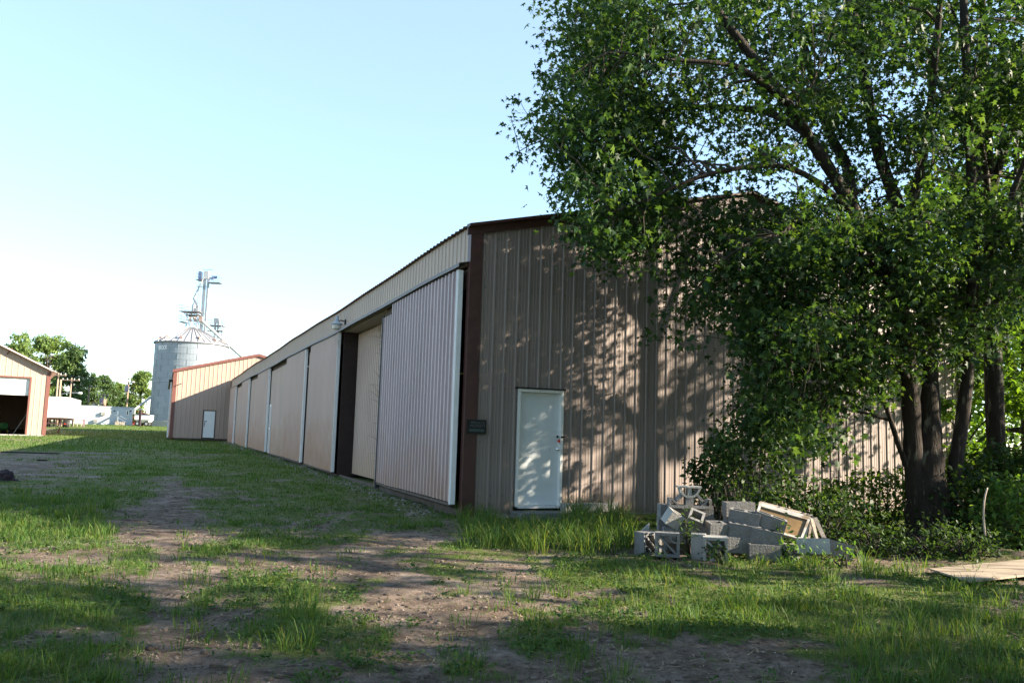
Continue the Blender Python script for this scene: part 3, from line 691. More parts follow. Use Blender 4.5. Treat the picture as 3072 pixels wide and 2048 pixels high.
# ------------------------------------------------------------------ third barn, left edge
ROT3 = ROT+R_(8.5); E1 = np.array([-math.sin(ROT3), math.cos(ROT3), 0]); E2 = np.array([E1[1], -E1[0], 0])
P3 = aty(134, 1304, 63.); z3 = P3[2]
b3 = empty('metal_barn', (P3[0], P3[1], 0), ROT3, 'cream steel barn at the left edge with a raised white overhead door and dark interior', 'barn', 'ribbed steel barns')
def l3(px, py): q = onplane(px, py, P3, E1); return float((q-P3)@E2), float(q[2])
W3 = 11.5; LEN3 = 24
q1 = l3(158, 1113); q0 = l3(0, 1034); pit3 = (q0[1]-q1[1])/(q1[0]-q0[0]); e3z = q1[1]-pit3*abs(q1[0])*0-.03-pit3*.35*0
e3z = q0[1]-pit3*(-q0[0])-.02                       # roof height above the right corner
rk3 = lambda u: e3z-.05+pit3*min(-u, W3+u)          # u from -W3 to 0
o1 = l3(75, 1306)[0]; oh_ = l3(89, 1134.5)[1]; o0 = -W3+1.9
w = MB()
for (a, b, lo, hi) in ((-W3, o0, const(z3), rk3), (o0, o1, const(oh_), rk3), (o1, 0, const(z3), rk3)):
    r = rib_panel(a, b, lo, hi, put_g, PROF2, .40, -.13); w.add(r.v, r.f)
w.build('gable_wall', M['cream'], b3)
for nm, sx in (('right_wall', .0), ('left_wall', -W3)):
    rib_panel(0, LEN3, const(z3), const(e3z-.05), lambda u, h, v: (sx+(h if sx == 0 else -h), u, v), PROF2, .40).build(nm, M['cream'], b3)
rib_panel(-W3, 0, const(z3), rk3, lambda u, h, v: (u, LEN3+h, v), PROF2, .4).build('far_gable_wall', M['cream'], b3)
ro = gable_roof(W3, LEN3, e3z-.0, pit3, b3, mat('pinkish_roof', (.42, .33, .31), .5, .08, 1), .45); ro.location = (-W3, 0, 0)
ro.data.transform(Matrix.Translation((0, 0, .02)))
rb = rake_boards(W3, e3z+.06, pit3, b3, bpy.data.materials['pinkish_roof'], .10, -.48); rb.location = (-W3, 0, 0)
MB().b2(-.20, .05, -.045, -.024, z3-.05, e3z-.15).build('corner_trim', M['redbrown'], b3)
MB().b2(.03, .055, -.02, .22, z3-.05, e3z-.15).build('corner_trim', M['redbrown'], b3)
j = MB(); j.b2(o1-.02, o1+.10, -.05, .16, z3-.25, oh_+.1); j.b2(o0-.1, o0, -.05, .16, z3-.2, oh_+.1); j.b2(o0, o1-.02, -.05, .16, oh_, oh_+.1); j.build('door_frame', M['redbrown'], b3)
pz = l3(88, 1186)[1]
od = MB(); nseg = 3
for i in range(nseg):
    za = pz+(oh_-pz)*i/nseg; zb_ = pz+(oh_-pz)*(i+1)/nseg; od.b2(o0+.01, o1-.03, .14, .19, za+.008, zb_-.008)
od.b2(o0+.02, o1-.04, .15, .18, pz, oh_)
od.build('overhead_door', M['white'], b3)
MB().b2(-W3+.1, -.1, -.1, .3, z3-.35, z3-.01).build('floor_slab', M['concrete_pale'], b3)
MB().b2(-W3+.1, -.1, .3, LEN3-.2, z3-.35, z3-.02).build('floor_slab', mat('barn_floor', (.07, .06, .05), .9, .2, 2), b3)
MB().bar((l3(22, 1050)[0], -.06, l3(22, 1062)[1]), (l3(30, 1040)[0]+.15, -.3, l3(30, 1045)[1]), .06, .06).build('wall_bracket', M['redbrown'], b3)
# lawn tractor inside and a leaning board
hb = onplane(8, 1289, P3+E1*3.0, E1)
tr = empty('lawn_tractor', (hb[0], hb[1], z3), ROT3+.35, 'dark green lawn tractor with yellow wheel hubs inside the open barn at the left edge', 'tractor')
def wheel(x, y, r, wdt):
    t = MB().lathe([(r*.55, -wdt/2), (r*.9, -wdt/2), (r, -wdt*.3), (r, wdt*.3), (r*.9, wdt/2), (r*.55, wdt/2)], 20, (x, y, r), M=Matrix.Rotation(math.pi/2, 4, 'Y')).build('wheel', M['rubber'], tr, True)
    MB().lathe([(0, -wdt*.4), (r*.3, -wdt*.45), (r*.55, -wdt*.5), (r*.56, wdt*.5), (r*.3, wdt*.45), (0, wdt*.4)], 20, (x, y, r), M=Matrix.Rotation(math.pi/2, 4, 'Y')).build('hub', M['yellow'], t, True)
for sx in (-.42, .42): wheel(sx, 0, .2, .16); wheel(sx, 1.2, .27, .22)
bd = MB(); bd.b2(-.25, .25, -.25, .55, .35, .80); bd.b2(-.24, .24, -.29, -.25, .38, .74); bevel(bd.build('bonnet', M['green_paint'], tr), .06, 3)
MB().b2(-.48, .48, .15, .95, .22, .34).build('mower_deck', M['green_paint'], tr)
fe = MB(); fe.b2(-.5, .5, .95, 1.5, .50, .62); fe.b2(-.1, .1, .5, 1.4, .3, .5); fe.build('fender', M['green_paint'], tr)
st = MB(); st.b2(-.24, .24, 1.0, 1.4, .63, .72); st.b2(-.24, .24, 1.38, 1.46, .72, 1.08); bevel(st.build('seat', M['yellow'], tr), .04, 2)
sw_ = MB(); sw_.tube([(0, .5, .75), (0, .62, .98)], .025, 8); sw_.lathe([(.17, -.012), (.185, 0), (.17, .012), (.155, 0), (.17, -.012)], 18, (0, .63, 1.0), M=Matrix.Rotation(.5, 4, 'X')); sw_.build('steering_wheel', M['black'], tr)
A = onplane(42, 1270, P3+E1*2.5, E1); B = onplane(84, 1236, P3+E1*2.5, E1)
lb = MB().bar((A[0], A[1], z3), (B[0], B[1], B[2]), .14, .05).build('leaning_board', M['wood_old']); tag(lb, 'bare board leaning against the jamb just inside the dark open barn', 'board')
# ------------------------------------------------------------------ grain bin
YB = 140.0
cb = aty(559, 1274, YB); RB = 110*YB/F/1.071; gb = gz1(cb[0], cb[1])
ez = aty(572, 1034, YB)[2]; pk = aty(576, 985, YB)[2]
gb0 = min(gb, cb[2])
bn = empty('grain_bin', (cb[0], cb[1], 0), 0, 'tall round galvanised grain bin with ribbed cone roof and white lettering beyond the barns', 'grain bin')
NS = 72; prof = []
nr = 13; hz_ = (ez-gb0-.9)/nr
b = MB()
prof = [(RB+.16, gb0-1), (RB+.16, gb0+.85), (RB, gb0+.9)]
base = MB().lathe(prof, NS).build('concrete_base', M['concrete_pale'], bn)
for i in range(nr):                                   # rings of overlapped sheets
    za = gb0+.9+hz_*i; dr_ = .018*(i % 2)
    m_ = 8
    b.lathe([(RB+dr_+.012*(k % 2), za+hz_*k/m_) for k in range(m_+1)], NS)
b.build('bin_wall', M['bin'], bn, False)
sm = MB()
for i in range(nr):
    za = gb0+.9+hz_*i
    sm.lathe([(RB+.034, za-.02), (RB+.036, za+.0), (RB+.034, za+.02)], NS)
    for k in range(12):
        a = 2*math.pi*(k+.5*(i % 2))/12
        sm.box(((RB+.03)*math.cos(a), (RB+.03)*math.sin(a), za+hz_/2), (.05, .07, hz_), Matrix.Rotation(a, 3, 'Z'))
sm.build('sheet_seams', mat('seam_steel', (.21, .25, .27), .5, .1, 2, metal=.3), bn)
RT = .9
MB().lathe([(RB+.25, ez-.05), (RB+.25, ez+.03), (RT, pk), (RT*.98, pk+.12), (0, pk+.15)], NS).build('cone_roof', M['steel_roof'], bn)
rb_ = MB()
for k in range(36):
    a = 2*math.pi*k/36
    rb_.bar(((RB+.27)*math.cos(a), (RB+.27)*math.sin(a), ez+.06), (RT*math.cos(a), RT*math.sin(a), pk+.03), .11, .14)
rb_.build('roof_ribs', mat('rib_steel', (.28, .28, .30), .45, .1, 2, metal=.4), bn)
MB().lathe([(RB+.24, ez-.14), (RB+.30, ez-.06), (RB+.26, ez+.04)], NS).build('eave_ring', mat('eave_steel', (.22, .22, .25), .6, .1, 2), bn)
MB().lathe([(RB*.62, 0), (RB*.63, .06), (RB*.62, .1)], 48, (0, 0, ez+(pk-ez)*.39)).build('roof_ring', M['steel'], bn)
for k in range(11):
    a = 2*math.pi*(k+.3)/11; r0 = RB*.84; zc = ez+(pk-ez)*(1-r0/RB)*1.08
    v = MB(); v.lathe([(.28, 0), (.28, .32), (.40, .36), (.40, .5), (0, .56)], 10, (r0*math.cos(a), r0*math.sin(a), zc))
    v.box(((r0+.28)*math.cos(a), (r0+.28)*math.sin(a), zc+.2), (.45, .42, .3), Matrix.Rotation(a, 3, 'Z'))
    v.build('roof_vent', mat('rusty_vent', (.45, .30, .26), .6, .3, 3) if k == 0 else bpy.data.materials['rusty_vent'], bn)
va = math.atan2(-cb[1], -cb[0])                        # towards the camera
a = va-.86+.0
def bend(me):
    for v in me.vertices:
        x, y, z = v.co; t = a+x/RB; me_r = RB+.07-y*.0
        v.co = ((RB+.07-y)*math.cos(t), (RB+.07-y)*math.sin(t), z)
# angle of the lettering from its pixels
def binang(px, py):
    r = ray(px, py); o = O-np.array([cb[0], cb[1], 0]); A_ = r[0]**2+r[1]**2; B_ = 2*(o[0]*r[0]+o[1]*r[1]); C_ = o[0]**2+o[1]**2-RB**2
    t = (-B_-math.sqrt(max(B_*B_-4*A_*C_, 0)))/(2*A_); p = o+r*t; return math.atan2(p[1], p[0]), p[2]
a1_, zt = binang(477.5, 1043); a2_, _ = binang(502, 1044)
a = (a1_+a2_)/2
text_mesh('BROCK', .95, 'lettering', M['letter_white'], bn, (0, 0, zt), width=RB*abs(a2_-a1_), ext=.02, bend=bend)
# ladder with cage on the right flank
ld = MB(); al = va+1.35
ux, uy = math.cos(al), math.sin(al); tx_, ty_ = -uy, ux
for s_ in (-.22, .22): ld.bar(((RB+.25)*ux+tx_*s_, (RB+.25)*uy+ty_*s_, gb0+2), ((RB+.25)*ux+tx_*s_, (RB+.25)*uy+ty_*s_, ez+.6), .05, .05)
z = gb0+2
while z < ez: ld.bar(((RB+.25)*ux-tx_*.22, (RB+.25)*uy-ty_*.22, z), ((RB+.25)*ux+tx_*.22, (RB+.25)*uy+ty_*.22, z), .03, .03); z += .4
z = gb0+4
while z < ez+.5: ld.tube([((RB+.25)*ux+tx_*.35*math.cos(q)+ux*.7*math.sin(q), (RB+.25)*uy+ty_*.35*math.cos(q)+uy*.7*math.sin(q), z) for q in np.linspace(0, math.pi, 7)], .025, 4); z += 1.1
ld.build('ladder', M['steel'], bn)
# platform and head house on the peak
def up_(px, py, y=YB): return aty(px, py, y)
PKX, PKY = 0, 0
tw_ = MB(); zp = up_(588, 937)[2]
for sx, sy in ((-.95, -.95), (.95, -.95), (-.95, .95), (.95, .95)): tw_.bar((sx, sy, pk-.3), (sx, sy, zp), .12, .12)
for k in range(4):
    q = [(-.95, -.95), (.95, -.95), (.95, .95), (-.95, .95)]; A_, B_ = q[k], q[(k+1) % 4]
    tw_.bar((A_[0], A_[1], pk+.2), (B_[0], B_[1], zp-.4), .06, .06); tw_.bar((B_[0], B_[1], pk+.2), (A_[0], A_[1], zp-.4), .06, .06); tw_.bar((A_[0], A_[1], (pk+zp)/2), (B_[0], B_[1], (pk+zp)/2), .08, .08)
tw_.build('peak_tower', M['steel_roof'], bn)
pf = MB(); pf.box((0, 0, zp), (2.7, 2.4, .14)); pf.box((0, 0, zp-.55), (2.5, 2.2, .10))
for k in range(7): pf.box((-1.2+.4*k, -1.1, zp-.28), (.1, .1, .5))
pf.build('peak_platform', mat('grating', (.20, .19, .20), .6, .2, 4, metal=.3), bn)
for side_, z0_ in ((-1, zp), (-1, pk+1.0)):
    rl = MB()
    for hh in (.05, .55, 1.05):
        rl.tube([(-1.3, -1.2, z0_+hh), (-2.2, -1.2, z0_+hh), (-2.2, 1.2, z0_+hh), (-1.3, 1.2, z0_+hh)], .03, 4)
    for yy in (-1.2, 0, 1.2): rl.bar((-2.2, yy, z0_), (-2.2, yy, z0_+1.1), .05, .05)
    rl.box((-1.75, 0, z0_-.015), (.92, 2.42, .05))
    rl.build('railing', M['steel'], bn)
ct_ = MB(); ct_.lathe([(.45, 0), (.45, 1.1), (.15, 1.7)], 12, (-.1, 0, zp+.05)); ct_.box((.5, -.2, zp+.4), (.5, .5, .7)); ct_.bar((-.35, 0, zp+2.4), (.75, -.2, zp+.7), .28, .28)
ct_.build('distributor', M['steel_roof'], bn)
for dx in (-.3, .35):
    MB().bar((dx, -.9, zp-.9), (dx*1.4, -.6, zp-1.6), .35, .35).build('valve', bpy.data.materials['rusty_vent'], bn)

# bucket elevator beside the bin
eb = up_(609, 985, YB); el = empty('bucket_elevator', (eb[0], eb[1], 0), 0, 'tall twin leg bucket elevator with ladder and head platform rising behind the grain bin', 'elevator')
bt = up_(622, 840); X0 = .0
lean = (0, 0)
ztop = up_(618, 822)[2]; zplat = up_(618, 848)[2]
for s_, w_ in ((-.30, .36), (.34, .30)):
    MB().b2(s_-w_/2, s_+w_/2, -.2, .2, gb0, ztop).build('leg_casing', M['steel'], el)
hd_ = MB(); hd_.b2(-.45, .45, -.35, .35, ztop-.9, ztop+.1); hd_.lathe([(.45, -.35), (.45, .35)], 16, (0, 0, ztop+.1), a0=0, a1=math.pi, M=Matrix.Rotation(math.pi/2, 4, 'X')); hd_.prism([(.45*math.cos(q), .45*math.sin(q)) for q in np.linspace(0, math.pi, 12)], -.35, .35, Matrix.Translation((0, 0, ztop+.1))@Matrix.Rotation(math.pi/2, 4, 'X'))
hd_.build('head_housing', M['steel_roof'], el)
mat('blue_grating', (.22, .24, .36), .6, .2, 4, metal=.3); MB().b2(.5, 2.6, -.9, .9, zplat-.06, zplat+.02).build('platform', bpy.data.materials['blue_grating'], el); MB().b2(-1.6, -.5, -.9, .9, zplat+.35, zplat+.42).build('platform', bpy.data.materials['blue_grating'], el)
rl = MB()
for hh in (.5, 1.05): rl.tube([(.6, -.85, zplat+hh), (2.5, -.85, zplat+hh), (2.5, .85, zplat+hh), (.6, .85, zplat+hh)], .035, 4); rl.tube([(-.6, -.85, zplat+.4+hh), (-1.5, -.85, zplat+.4+hh), (-1.5, .85, zplat+.4+hh)], .035, 4)
for x_ in (.6, 1.5, 2.5): rl.bar((x_, -.85, zplat), (x_, -.85, zplat+1.1), .05, .05)
for x_ in (-.6, -1.5): rl.bar((x_, -.85, zplat+.4), (x_, -.85, zplat+1.5), .05, .05)
rl.build('railing', M['steel'], el)
mo = MB(); mo.lathe([(.25, 0), (.25, .7)], 10, (1.0, 0, zplat+1.0), M=Matrix.Rotation(math.pi/2, 4, 'Y')); mo.box((.9, 0, zplat+.75), (.4, .5, .4)); MB().b2(-1.35, -.85, -.3, .3, zplat+.45, zplat+1.9).build('control_box', mat('motor_blue', (.10, .16, .30), .5, .1, 4), el); mo.build('drive_motor', mat('motor_blue', (.10, .16, .30), .5, .1, 4), el)
MB().bar((-.7, 0, ztop+.78), (.9, 0, ztop+.78), .06, .06).build('lift_bar', M['black'], el)
ld = MB()
for s_ in (-.75, -1.15): ld.bar((s_, -.25, gb0+1), (s_, -.25, zplat+.3), .05, .05)
z = gb0+1
while z < zplat: ld.bar((-.75, -.25, z), (-1.15, -.25, z), .035, .035); z += .4
z = gb0+3; k = 0
while z < zplat-.3:
    if k % 4 == 0: ld.bar((-1.5, -.3, z), (-.3, -.3, z), .07, .1)
    ld.tube([(-.95+.38*math.cos(q), -.25-.7*math.sin(q), z) for q in np.linspace(0, math.pi, 7)], .03, 4); z += 1.3; k += 1
for s_ in (-1.33, -.57): ld.bar((s_, -.7, gb0+3), (s_, -.7, zplat), .03, .03)
ld.build('ladder_cage', M['steel'], el)
def eloc(px, py, y=YB): q = aty(px, py, y); return (q[0]-eb[0], q[1]-eb[1], q[2])
MB().tube([(-.35, -.3, ztop-.6), (cb[0]-eb[0]-.35, cb[1]-eb[1], zp+2.4)], .12, 8).build('spout', M['steel_roof'], el)
dsp = MB(); A_ = eloc(598, 955, YB-1); B_ = eloc(735, 1078, YB+6); dsp.tube([A_, B_], .27, 8)
for k in range(1, 7):
    t = k/7; q = Vector(A_).lerp(Vector(B_), t); dsp.lathe([(.27, -.06), (.27, .06)], 8, q)
dsp.tube([tuple(np.array(A_)+[0, 0, -.55]), tuple(np.array(B_)+[0, 0, -.55])], .05, 5)
for k in range(10):
    t = k/9; q = Vector(A_).lerp(Vector(B_), t); dsp.bar(q, q+Vector((0, 0, -.55)), .05, .05)
dsp.build('spout', bpy.data.materials['seam_steel'], el)
MB().box(eloc(604, 957, YB-1), (.6, .6, .8)).build('valve', bpy.data.materials['rusty_vent'], el)
for dx, dy in ((9, 6), (-3, 12)):
    MB().tube([(0, 0, ztop-2), (dx, dy, gb0)], .02, 4).build('guy_wire', M['steel'], el)

# a second elevator head further off
ea = aty(645, 1040, 155); e2 = empty('bucket_elevator', (ea[0], ea[1], 0), 0, 'smaller distant elevator head with open railed platforms just right of the grain bin roof', 'elevator')
ztp = aty(646, 975, 155)[2]; zl1 = aty(648, 978, 155)[2]; zl2 = aty(646, 993, 155)[2]
m = MB()
for s_ in (-.25, .35): m.b2(s_-.14, s_+.14, -.15, .15, gb0, zl1+1.2)
m.b2(-.45, .55, -.3, .3, zl1+.6, zl1+1.5); m.build('leg_casing', M['steel'], e2)
MB().b2(-1.5, 1.5, -.9, .9, zl1-.05, zl1+.05).build('platform', bpy.data.materials['grating'], e2); MB().b2(-1.6, 1.4, -.9, .9, zl2-.05, zl2+.05).build('platform', bpy.data.materials['grating'], e2)
for zz, w_ in ((zl1, 1.5), (zl2, 1.5)):
    rl = MB()
    for hh in (.55, 1.05): rl.tube([(-w_, -.9, zz+hh), (w_, -.9, zz+hh), (w_, .9, zz+hh), (-w_, .9, zz+hh), (-w_, -.9, zz+hh)], .035, 4)
    for x_ in np.linspace(-w_, w_, 5): rl.bar((x_, -.9, zz), (x_, -.9, zz+1.1), .05, .05)
    rl.build('railing', M['steel'], e2)
MB().tube([(1.3, 0, zl1-.6), (.9, 0, zl2-1.8)], .15, 8).build('spout', M['steel'], e2)
ld = MB()
for s_ in (-.9, -.6): ld.bar((s_, -.2, gb0), (s_, -.2, zl2), .04, .04)
z = gb0
while z < zl2: ld.bar((-.9, -.2, z), (-.6, -.2, z), .03, .03); z += .5
ld.build('ladder', M['steel'], e2)
# unloading auger on the left of the bin
A_ = aty(449, 1187, YB-2); B_ = aty(402, 1229, YB-6)
au = empty('grain_auger', (B_[0], B_[1], 0), 0, 'pale slanting auger tube reaching from the grain bin over the grey office corner', 'auger')
q0, q1_ = Vector((0, 0, B_[2])), Vector((A_[0]-B_[0]+1, A_[1]-B_[1]+1, A_[2]+.8))
MB().tube([q0, q1_], .17, 8).build('auger_tube', M['steel_roof'], au)
MB().bar((q0+q1_)/2, ((q0+q1_)/2).xy.to_3d()+Vector((0, 0, gb0-.2)), .1, .1).build('support_leg', M['steel'], au)
MB().box(q0+Vector((0, 0, -.3)), (.4, .4, .7)).build('discharge_hood', M['steel'], au)

# ------------------------------------------------------------------ office building: its far half stands in the shade of the bin
us = np.array([SUNV[0], SUNV[1]]); us /= np.linalg.norm(us); nn_ = np.array([us[1], -us[0]])
if nn_[1] > 0: nn_ = -nn_
T0 = cb[:2]+nn_*RB; r = ray(328, 1250); rr = r[:2]/r[1]
A2 = np.array([rr, -us]).T.reshape(2, 2); A2 = np.array([[rr[0], us[0]], [rr[1], us[1]]])
sol = np.linalg.solve(A2, T0); Yo = sol[0]
po = aty(328, 1275, Yo); OFF = po
def lo(px, py): q = onplane(px, py, OFF, D1); return float((q-OFF)@D2), float(q[2])
zo = gz1(po[0], po[1])-.1
of = empty('office_building', (po[0], po[1], 0), ROT, 'long low white flat roofed office, its right half shaded by the grain bin', 'building')
xa = lo(205, 1230)[0]; xb = lo(398, 1230)[0]; zr = lo(328, 1219)[1]
MB().b2(xa, xb, 0, 3.6, zo, zr-.22).build('wall', M['office_white'], of)
MB().b2(xa-.1, xb+.1, -.1, 3.7, zr-.21, zr).build('fascia', mat('office_fascia', (.38, .44, .49), .5, .05, 2), of)
MB().b2(xa-.14, xb+.14, -.14, 3.74, zr+.003, zr+.07).build('roof', M['roof_grey'], of)
def owin(px0, py0, px1, py1, nm='window', ac=False):
    a_, b_ = lo(px0, py1), lo(px1, py0)
    w_ = MB()
    for (x0, x1, z0, z1) in ((a_[0], a_[0]+.08, a_[1], b_[1]), (b_[0]-.08, b_[0], a_[1], b_[1]), (a_[0]+.08, b_[0]-.08, a_[1], a_[1]+.08), (a_[0]+.08, b_[0]-.08, b_[1]-.08, b_[1])): w_.b2(x0, x1, -.06, -.002, z0, z1)
    o = w_.build(nm, M['white'], of)
    MB().b2(a_[0]+.08, b_[0]-.08, -.03, -.003, a_[1]+.08, b_[1]-.08).build('pane', M['glass'], o); return o
owin(240, 1225, 246, 1237); owin(284, 1226, 292, 1239); owin(329, 1229, 336, 1243); owin(378, 1231, 387, 1245); owin(306, 1228, 313, 1240)
def acu(px, py, s_=.5):
    c = lo(px, py); a_ = MB(); a_.b2(c[0]-s_/2, c[0]+s_/2, -.5, -.07, c[1]-s_*.4, c[1]+s_*.4)
    o = a_.build('air_conditioner', mat('ac_case', (.45, .44, .42), .6, .1, 5), of)
    g_ = MB()
    for k in range(6): g_.b2(c[0]-s_*.42, c[0]+s_*.42, -.515, -.502, c[1]-s_*.33+k*s_*.12, c[1]-s_*.33+k*s_*.12+.03)
    g_.build('grille', M['black'], o)
acu(311, 1240, .65); acu(288, 1262, .6)
a_, b_ = lo(348, 1262), lo(358, 1231)
d = MB().b2(a_[0]+.06, b_[0]-.06, -.04, -.003, a_[1], b_[1]-.06).build('entry_door', M['white'], of)
f = MB(); f.b2(a_[0], a_[0]+.06, -.06, -.003, a_[1], b_[1]); f.b2(b_[0]-.06, b_[0], -.06, -.003, a_[1], b_[1]); f.b2(a_[0]+.06, b_[0]-.06, -.06, -.003, b_[1]-.06, b_[1]); f.build('door_frame', M['steel'], d)
for px in (343, 391):
    q = lo(px, 1232); MB().lathe([(0, .1), (.1, .08), (.12, -.1)], 8, (q[0], -.12, q[1])).build('wall_light', M['black'], of)
ph = a_[1]; p1 = lo(380, 1262)[0]
sp = MB(); sp.b2(a_[0]-.1, p1-1.2, -1.5, -.02, ph-.12, ph)
for k in range(4): sp.b2(p1-1.2+.3*k, p1-.9+.3*k, -1.5, -.05, ph-.15-(k+1)*(ph-zo)/5, ph-.09-(k+1)*(ph-zo)/5)
for x_ in (a_[0], p1-1.25): sp.b2(x_-.05, x_+.05, -1.45, -1.35, zo-.3, ph-.13)
for k in range(5): sp.b2(a_[0]+.1+.3*k*.9, a_[0]+.28+.3*k*.9, -1.42, -1.39, zo-.2, ph-.13)
st_ = sp.build('porch_steps', M['wood_old'], of)
rl = MB()
for hh in (.5, .95): rl.bar((a_[0], -1.45, ph+hh), (p1-1.2, -1.45, ph+hh), .05, .05); rl.bar((p1-1.2, -1.45, ph+hh), (p1, -1.45, zo+hh+.1), .05, .05)
for x_ in np.linspace(a_[0], p1-1.2, 5): rl.bar((x_, -1.45, ph), (x_, -1.45, ph+.97), .04, .04)
rl.build('railing', M['steel'], st_)
# ------------------------------------------------------------------ box trailer
pt = aty(203, 1253, 97.0); gt = gz1(pt[0], pt[1])
zb_, zt_ = pt[2], onplane(203, 1190, pt, D2)[2]
tl = empty('semi_trailer', (pt[0], pt[1], gt), ROT, 'white box semi trailer parked on the grass between the left barn and the white office', 'trailer')
zb_ -= gt; zt_ -= gt; TL = 15.0; TW = 2.55
bx_ = MB().b2(-TW, 0, 0, TL, zb_, zt_).build('box', M['white'], tl); bevel(bx_, .03, 2)
rb2 = MB()
for k in range(24): rb2.b2(.003, .018, .3+k*.62, .34+k*.62, zb_+.15, zt_-.15)
rb2.b2(-.002, .022, 0, TL, zb_, zb_+.12); rb2.b2(-.002, .022, 0, TL, zt_-.12, zt_-.003); rb2.build('side_rails', M['office_white'], bx_)
rd = MB()
for x_ in (-TW+.06, -TW/2-.04, -TW/2+.04, -.06): rd.b2(x_-.02, x_+.02, -.025, -.002, zb_+.1, zt_-.1)
for z_ in np.linspace(zb_+.35, zt_-.35, 4): rd.b2(-TW+.05, -.05, -.02, -.003, z_-.02, z_+.02)
rd.build('rear_doors', M['office_white'], bx_)
ch = MB()
for x_ in (-TW+.7, -.7): ch.b2(x_-.07, x_+.07, .1, TL-.3, zb_-.28, zb_-.02)
ch.b2(-TW+.1, -.1, .02, .12, .38, .50); ch.b2(-TW+.6, -TW+.7, .03, .11, .50, zb_-.03); ch.b2(-.7, -.6, .03, .11, .50, zb_-.03); ch.b2(-TW+.05, -.05, .03, .1, zb_-.16, zb_-.03)
ch.build('chassis', mat('chassis', (.05, .03, .025), .7, .3, 3), tl)
for y_ in (1.3, 2.6):
    for x_ in (-TW+.28, -.28):
        w_ = MB().lathe([(.25, -.25), (.46, -.26), (.5, -.18), (.5, .18), (.46, .26), (.25, .25)], 18, (x_, y_, .5), M=Matrix.Rotation(math.pi/2, 4, 'Y')).build('wheel', M['rubber'], tl, True)
        MB().lathe([(0, -.2), (.24, -.24), (.25, .24), (0, .2)], 14, (x_, y_, .5), M=Matrix.Rotation(math.pi/2, 4, 'Y')).build('hub', M['steel'], w_, True)
for x_ in (-TW+.5, -.5):
    MB().b2(x_-.07, x_+.07, 11.6, 11.75, .0, zb_-.05).build('landing_leg', M['black'], tl)
for x_ in (-TW+.2, -.2): MB().b2(x_-.1, x_+.1, .0, .018, .4, .48).build('tail_light', M['red'], tl)
# a farm implement of pale rusty slats behind the trailer's flank
im = PG(188, 1276); ip = aty(192, 1262, 99); ig = gz1(ip[0], ip[1])
hr = empty('hay_rack', tuple(aty(222, 1270, 105)*[1, 1, 0]+[0, 0, gz1(*aty(222, 1270, 105)[:2])]), ROT, 'low wooden slatted hay rack standing under the right flank of the white trailer', 'farm rack')
m = MB(); m.b2(-1.6, 1.2, -.8, .8, .85, .95)
for x_ in (-1.5, 1.1):
    for y_ in (-.7, .7): m.b2(x_-.06, x_+.06, y_-.06, y_+.06, -.1, .85)
m.build('deck', mat('purple_grey_wood', (.20, .14, .16), .8, .2, 4), hr)
m = MB()
for x_ in np.linspace(-1.3, .9, 6): m.b2(x_-.05, x_+.05, -.84, -.80, 0, .84)
m.build('side_slats', M['wood_old'], hr)

# ------------------------------------------------------------------ house, red shed, wagon
hq = aty(289, 1214, 160.); hg = gz1(hq[0], hq[1])
hs = empty('white_house', (hq[0], hq[1], hg), .42, 'white house gable with attic window and brown roof peeking above the office roof', 'house')
hw = (313-266)*160/F; zr_ = aty(287, 1203, 160)[2]-hg; ze_ = aty(289, 1217, 160)[2]-hg
m = MB(); m.prism([(-hw/2, 0), (hw/2, 0), (hw/2, ze_), (0, zr_), (-hw/2, ze_)], 0, 9, Matrix.Rotation(math.pi/2, 4, 'X')@Matrix.Scale(-1, 4, (0, 0, 1))); m.build('wall', M['white'], hs)
gr_ = gable_roof(hw, 9, ze_+.05, (zr_-ze_)/(hw/2), hs, mat('house_roof', (.17, .11, .09), .85, .2, 2), .3, th=.14); gr_.location = (-hw/2, 0, 0)
wf = MB(); wf.b2(-.45, .45, -.05, -.003, zr_-1.3, zr_-.45); wf = wf.build('window', M['white'], hs); MB().b2(-.35, .35, -.07, -.052, zr_-1.2, zr_-.55).build('pane', M['glass'], wf)
MB().b2(hw*.36, hw*.36+.5, 2.0, 2.5, ze_, zr_+.5).build('chimney', mat('chimney_brick', (.42, .26, .20), .9, .2, 5), hs)
rq = aty(418, 1245, 150.); rg = gz1(rq[0], rq[1])
rs = empty('red_shed', (rq[0], rq[1], rg), .38, 'red gabled shed behind the white grain wagon, left of the grain bin foot', 'shed')
hw = 48*150/F; zr_ = aty(400, 1233, 150)[2]-rg; ze_ = aty(440, 1243, 150)[2]-rg
m = MB(); m.prism([(-hw*.5, 0), (hw/2, 0), (hw/2, ze_), (-hw*.2, zr_), (-hw*.5, ze_+.3)], 0, 6, Matrix.Rotation(math.pi/2, 4, 'X')@Matrix.Scale(-1, 4, (0, 0, 1))); m.build('wall', M['red_wall'], rs)
m = MB(); m.bar((-hw*.2, -.3, zr_+.06), (hw/2+.2, -.3, ze_+.02), .3, .12); 
P = [(-hw*.2, -.2, zr_+.02), (hw/2+.2, -.2, ze_-.05), (hw/2+.2, 6.2, ze_-.05), (-hw*.2, 6.2, zr_+.02)]; m.add(P+[(p[0], p[1], p[2]+.12) for p in P], [(3, 2, 1, 0), (4, 5, 6, 7), (0, 1, 5, 4), (1, 2, 6, 5), (2, 3, 7, 6), (3, 0, 4, 7)])
m.build('roof', M['redbrown'], rs)
MB().b2(-.3, hw*.42, -.03, -.003, .1, ze_-.35).build('dark_doorway_panel', M['dark'], rs)  # dark panel on the solid wall, coloured as the unlit inside of a doorway
wq = aty(431, 1274, 128.); wg_ = gz1(wq[0], wq[1])
wa = empty('grain_wagon', (wq[0], wq[1], wg_), .15, 'white hopper grain wagon on dark wheels parked left of the grain bin foot', 'wagon')
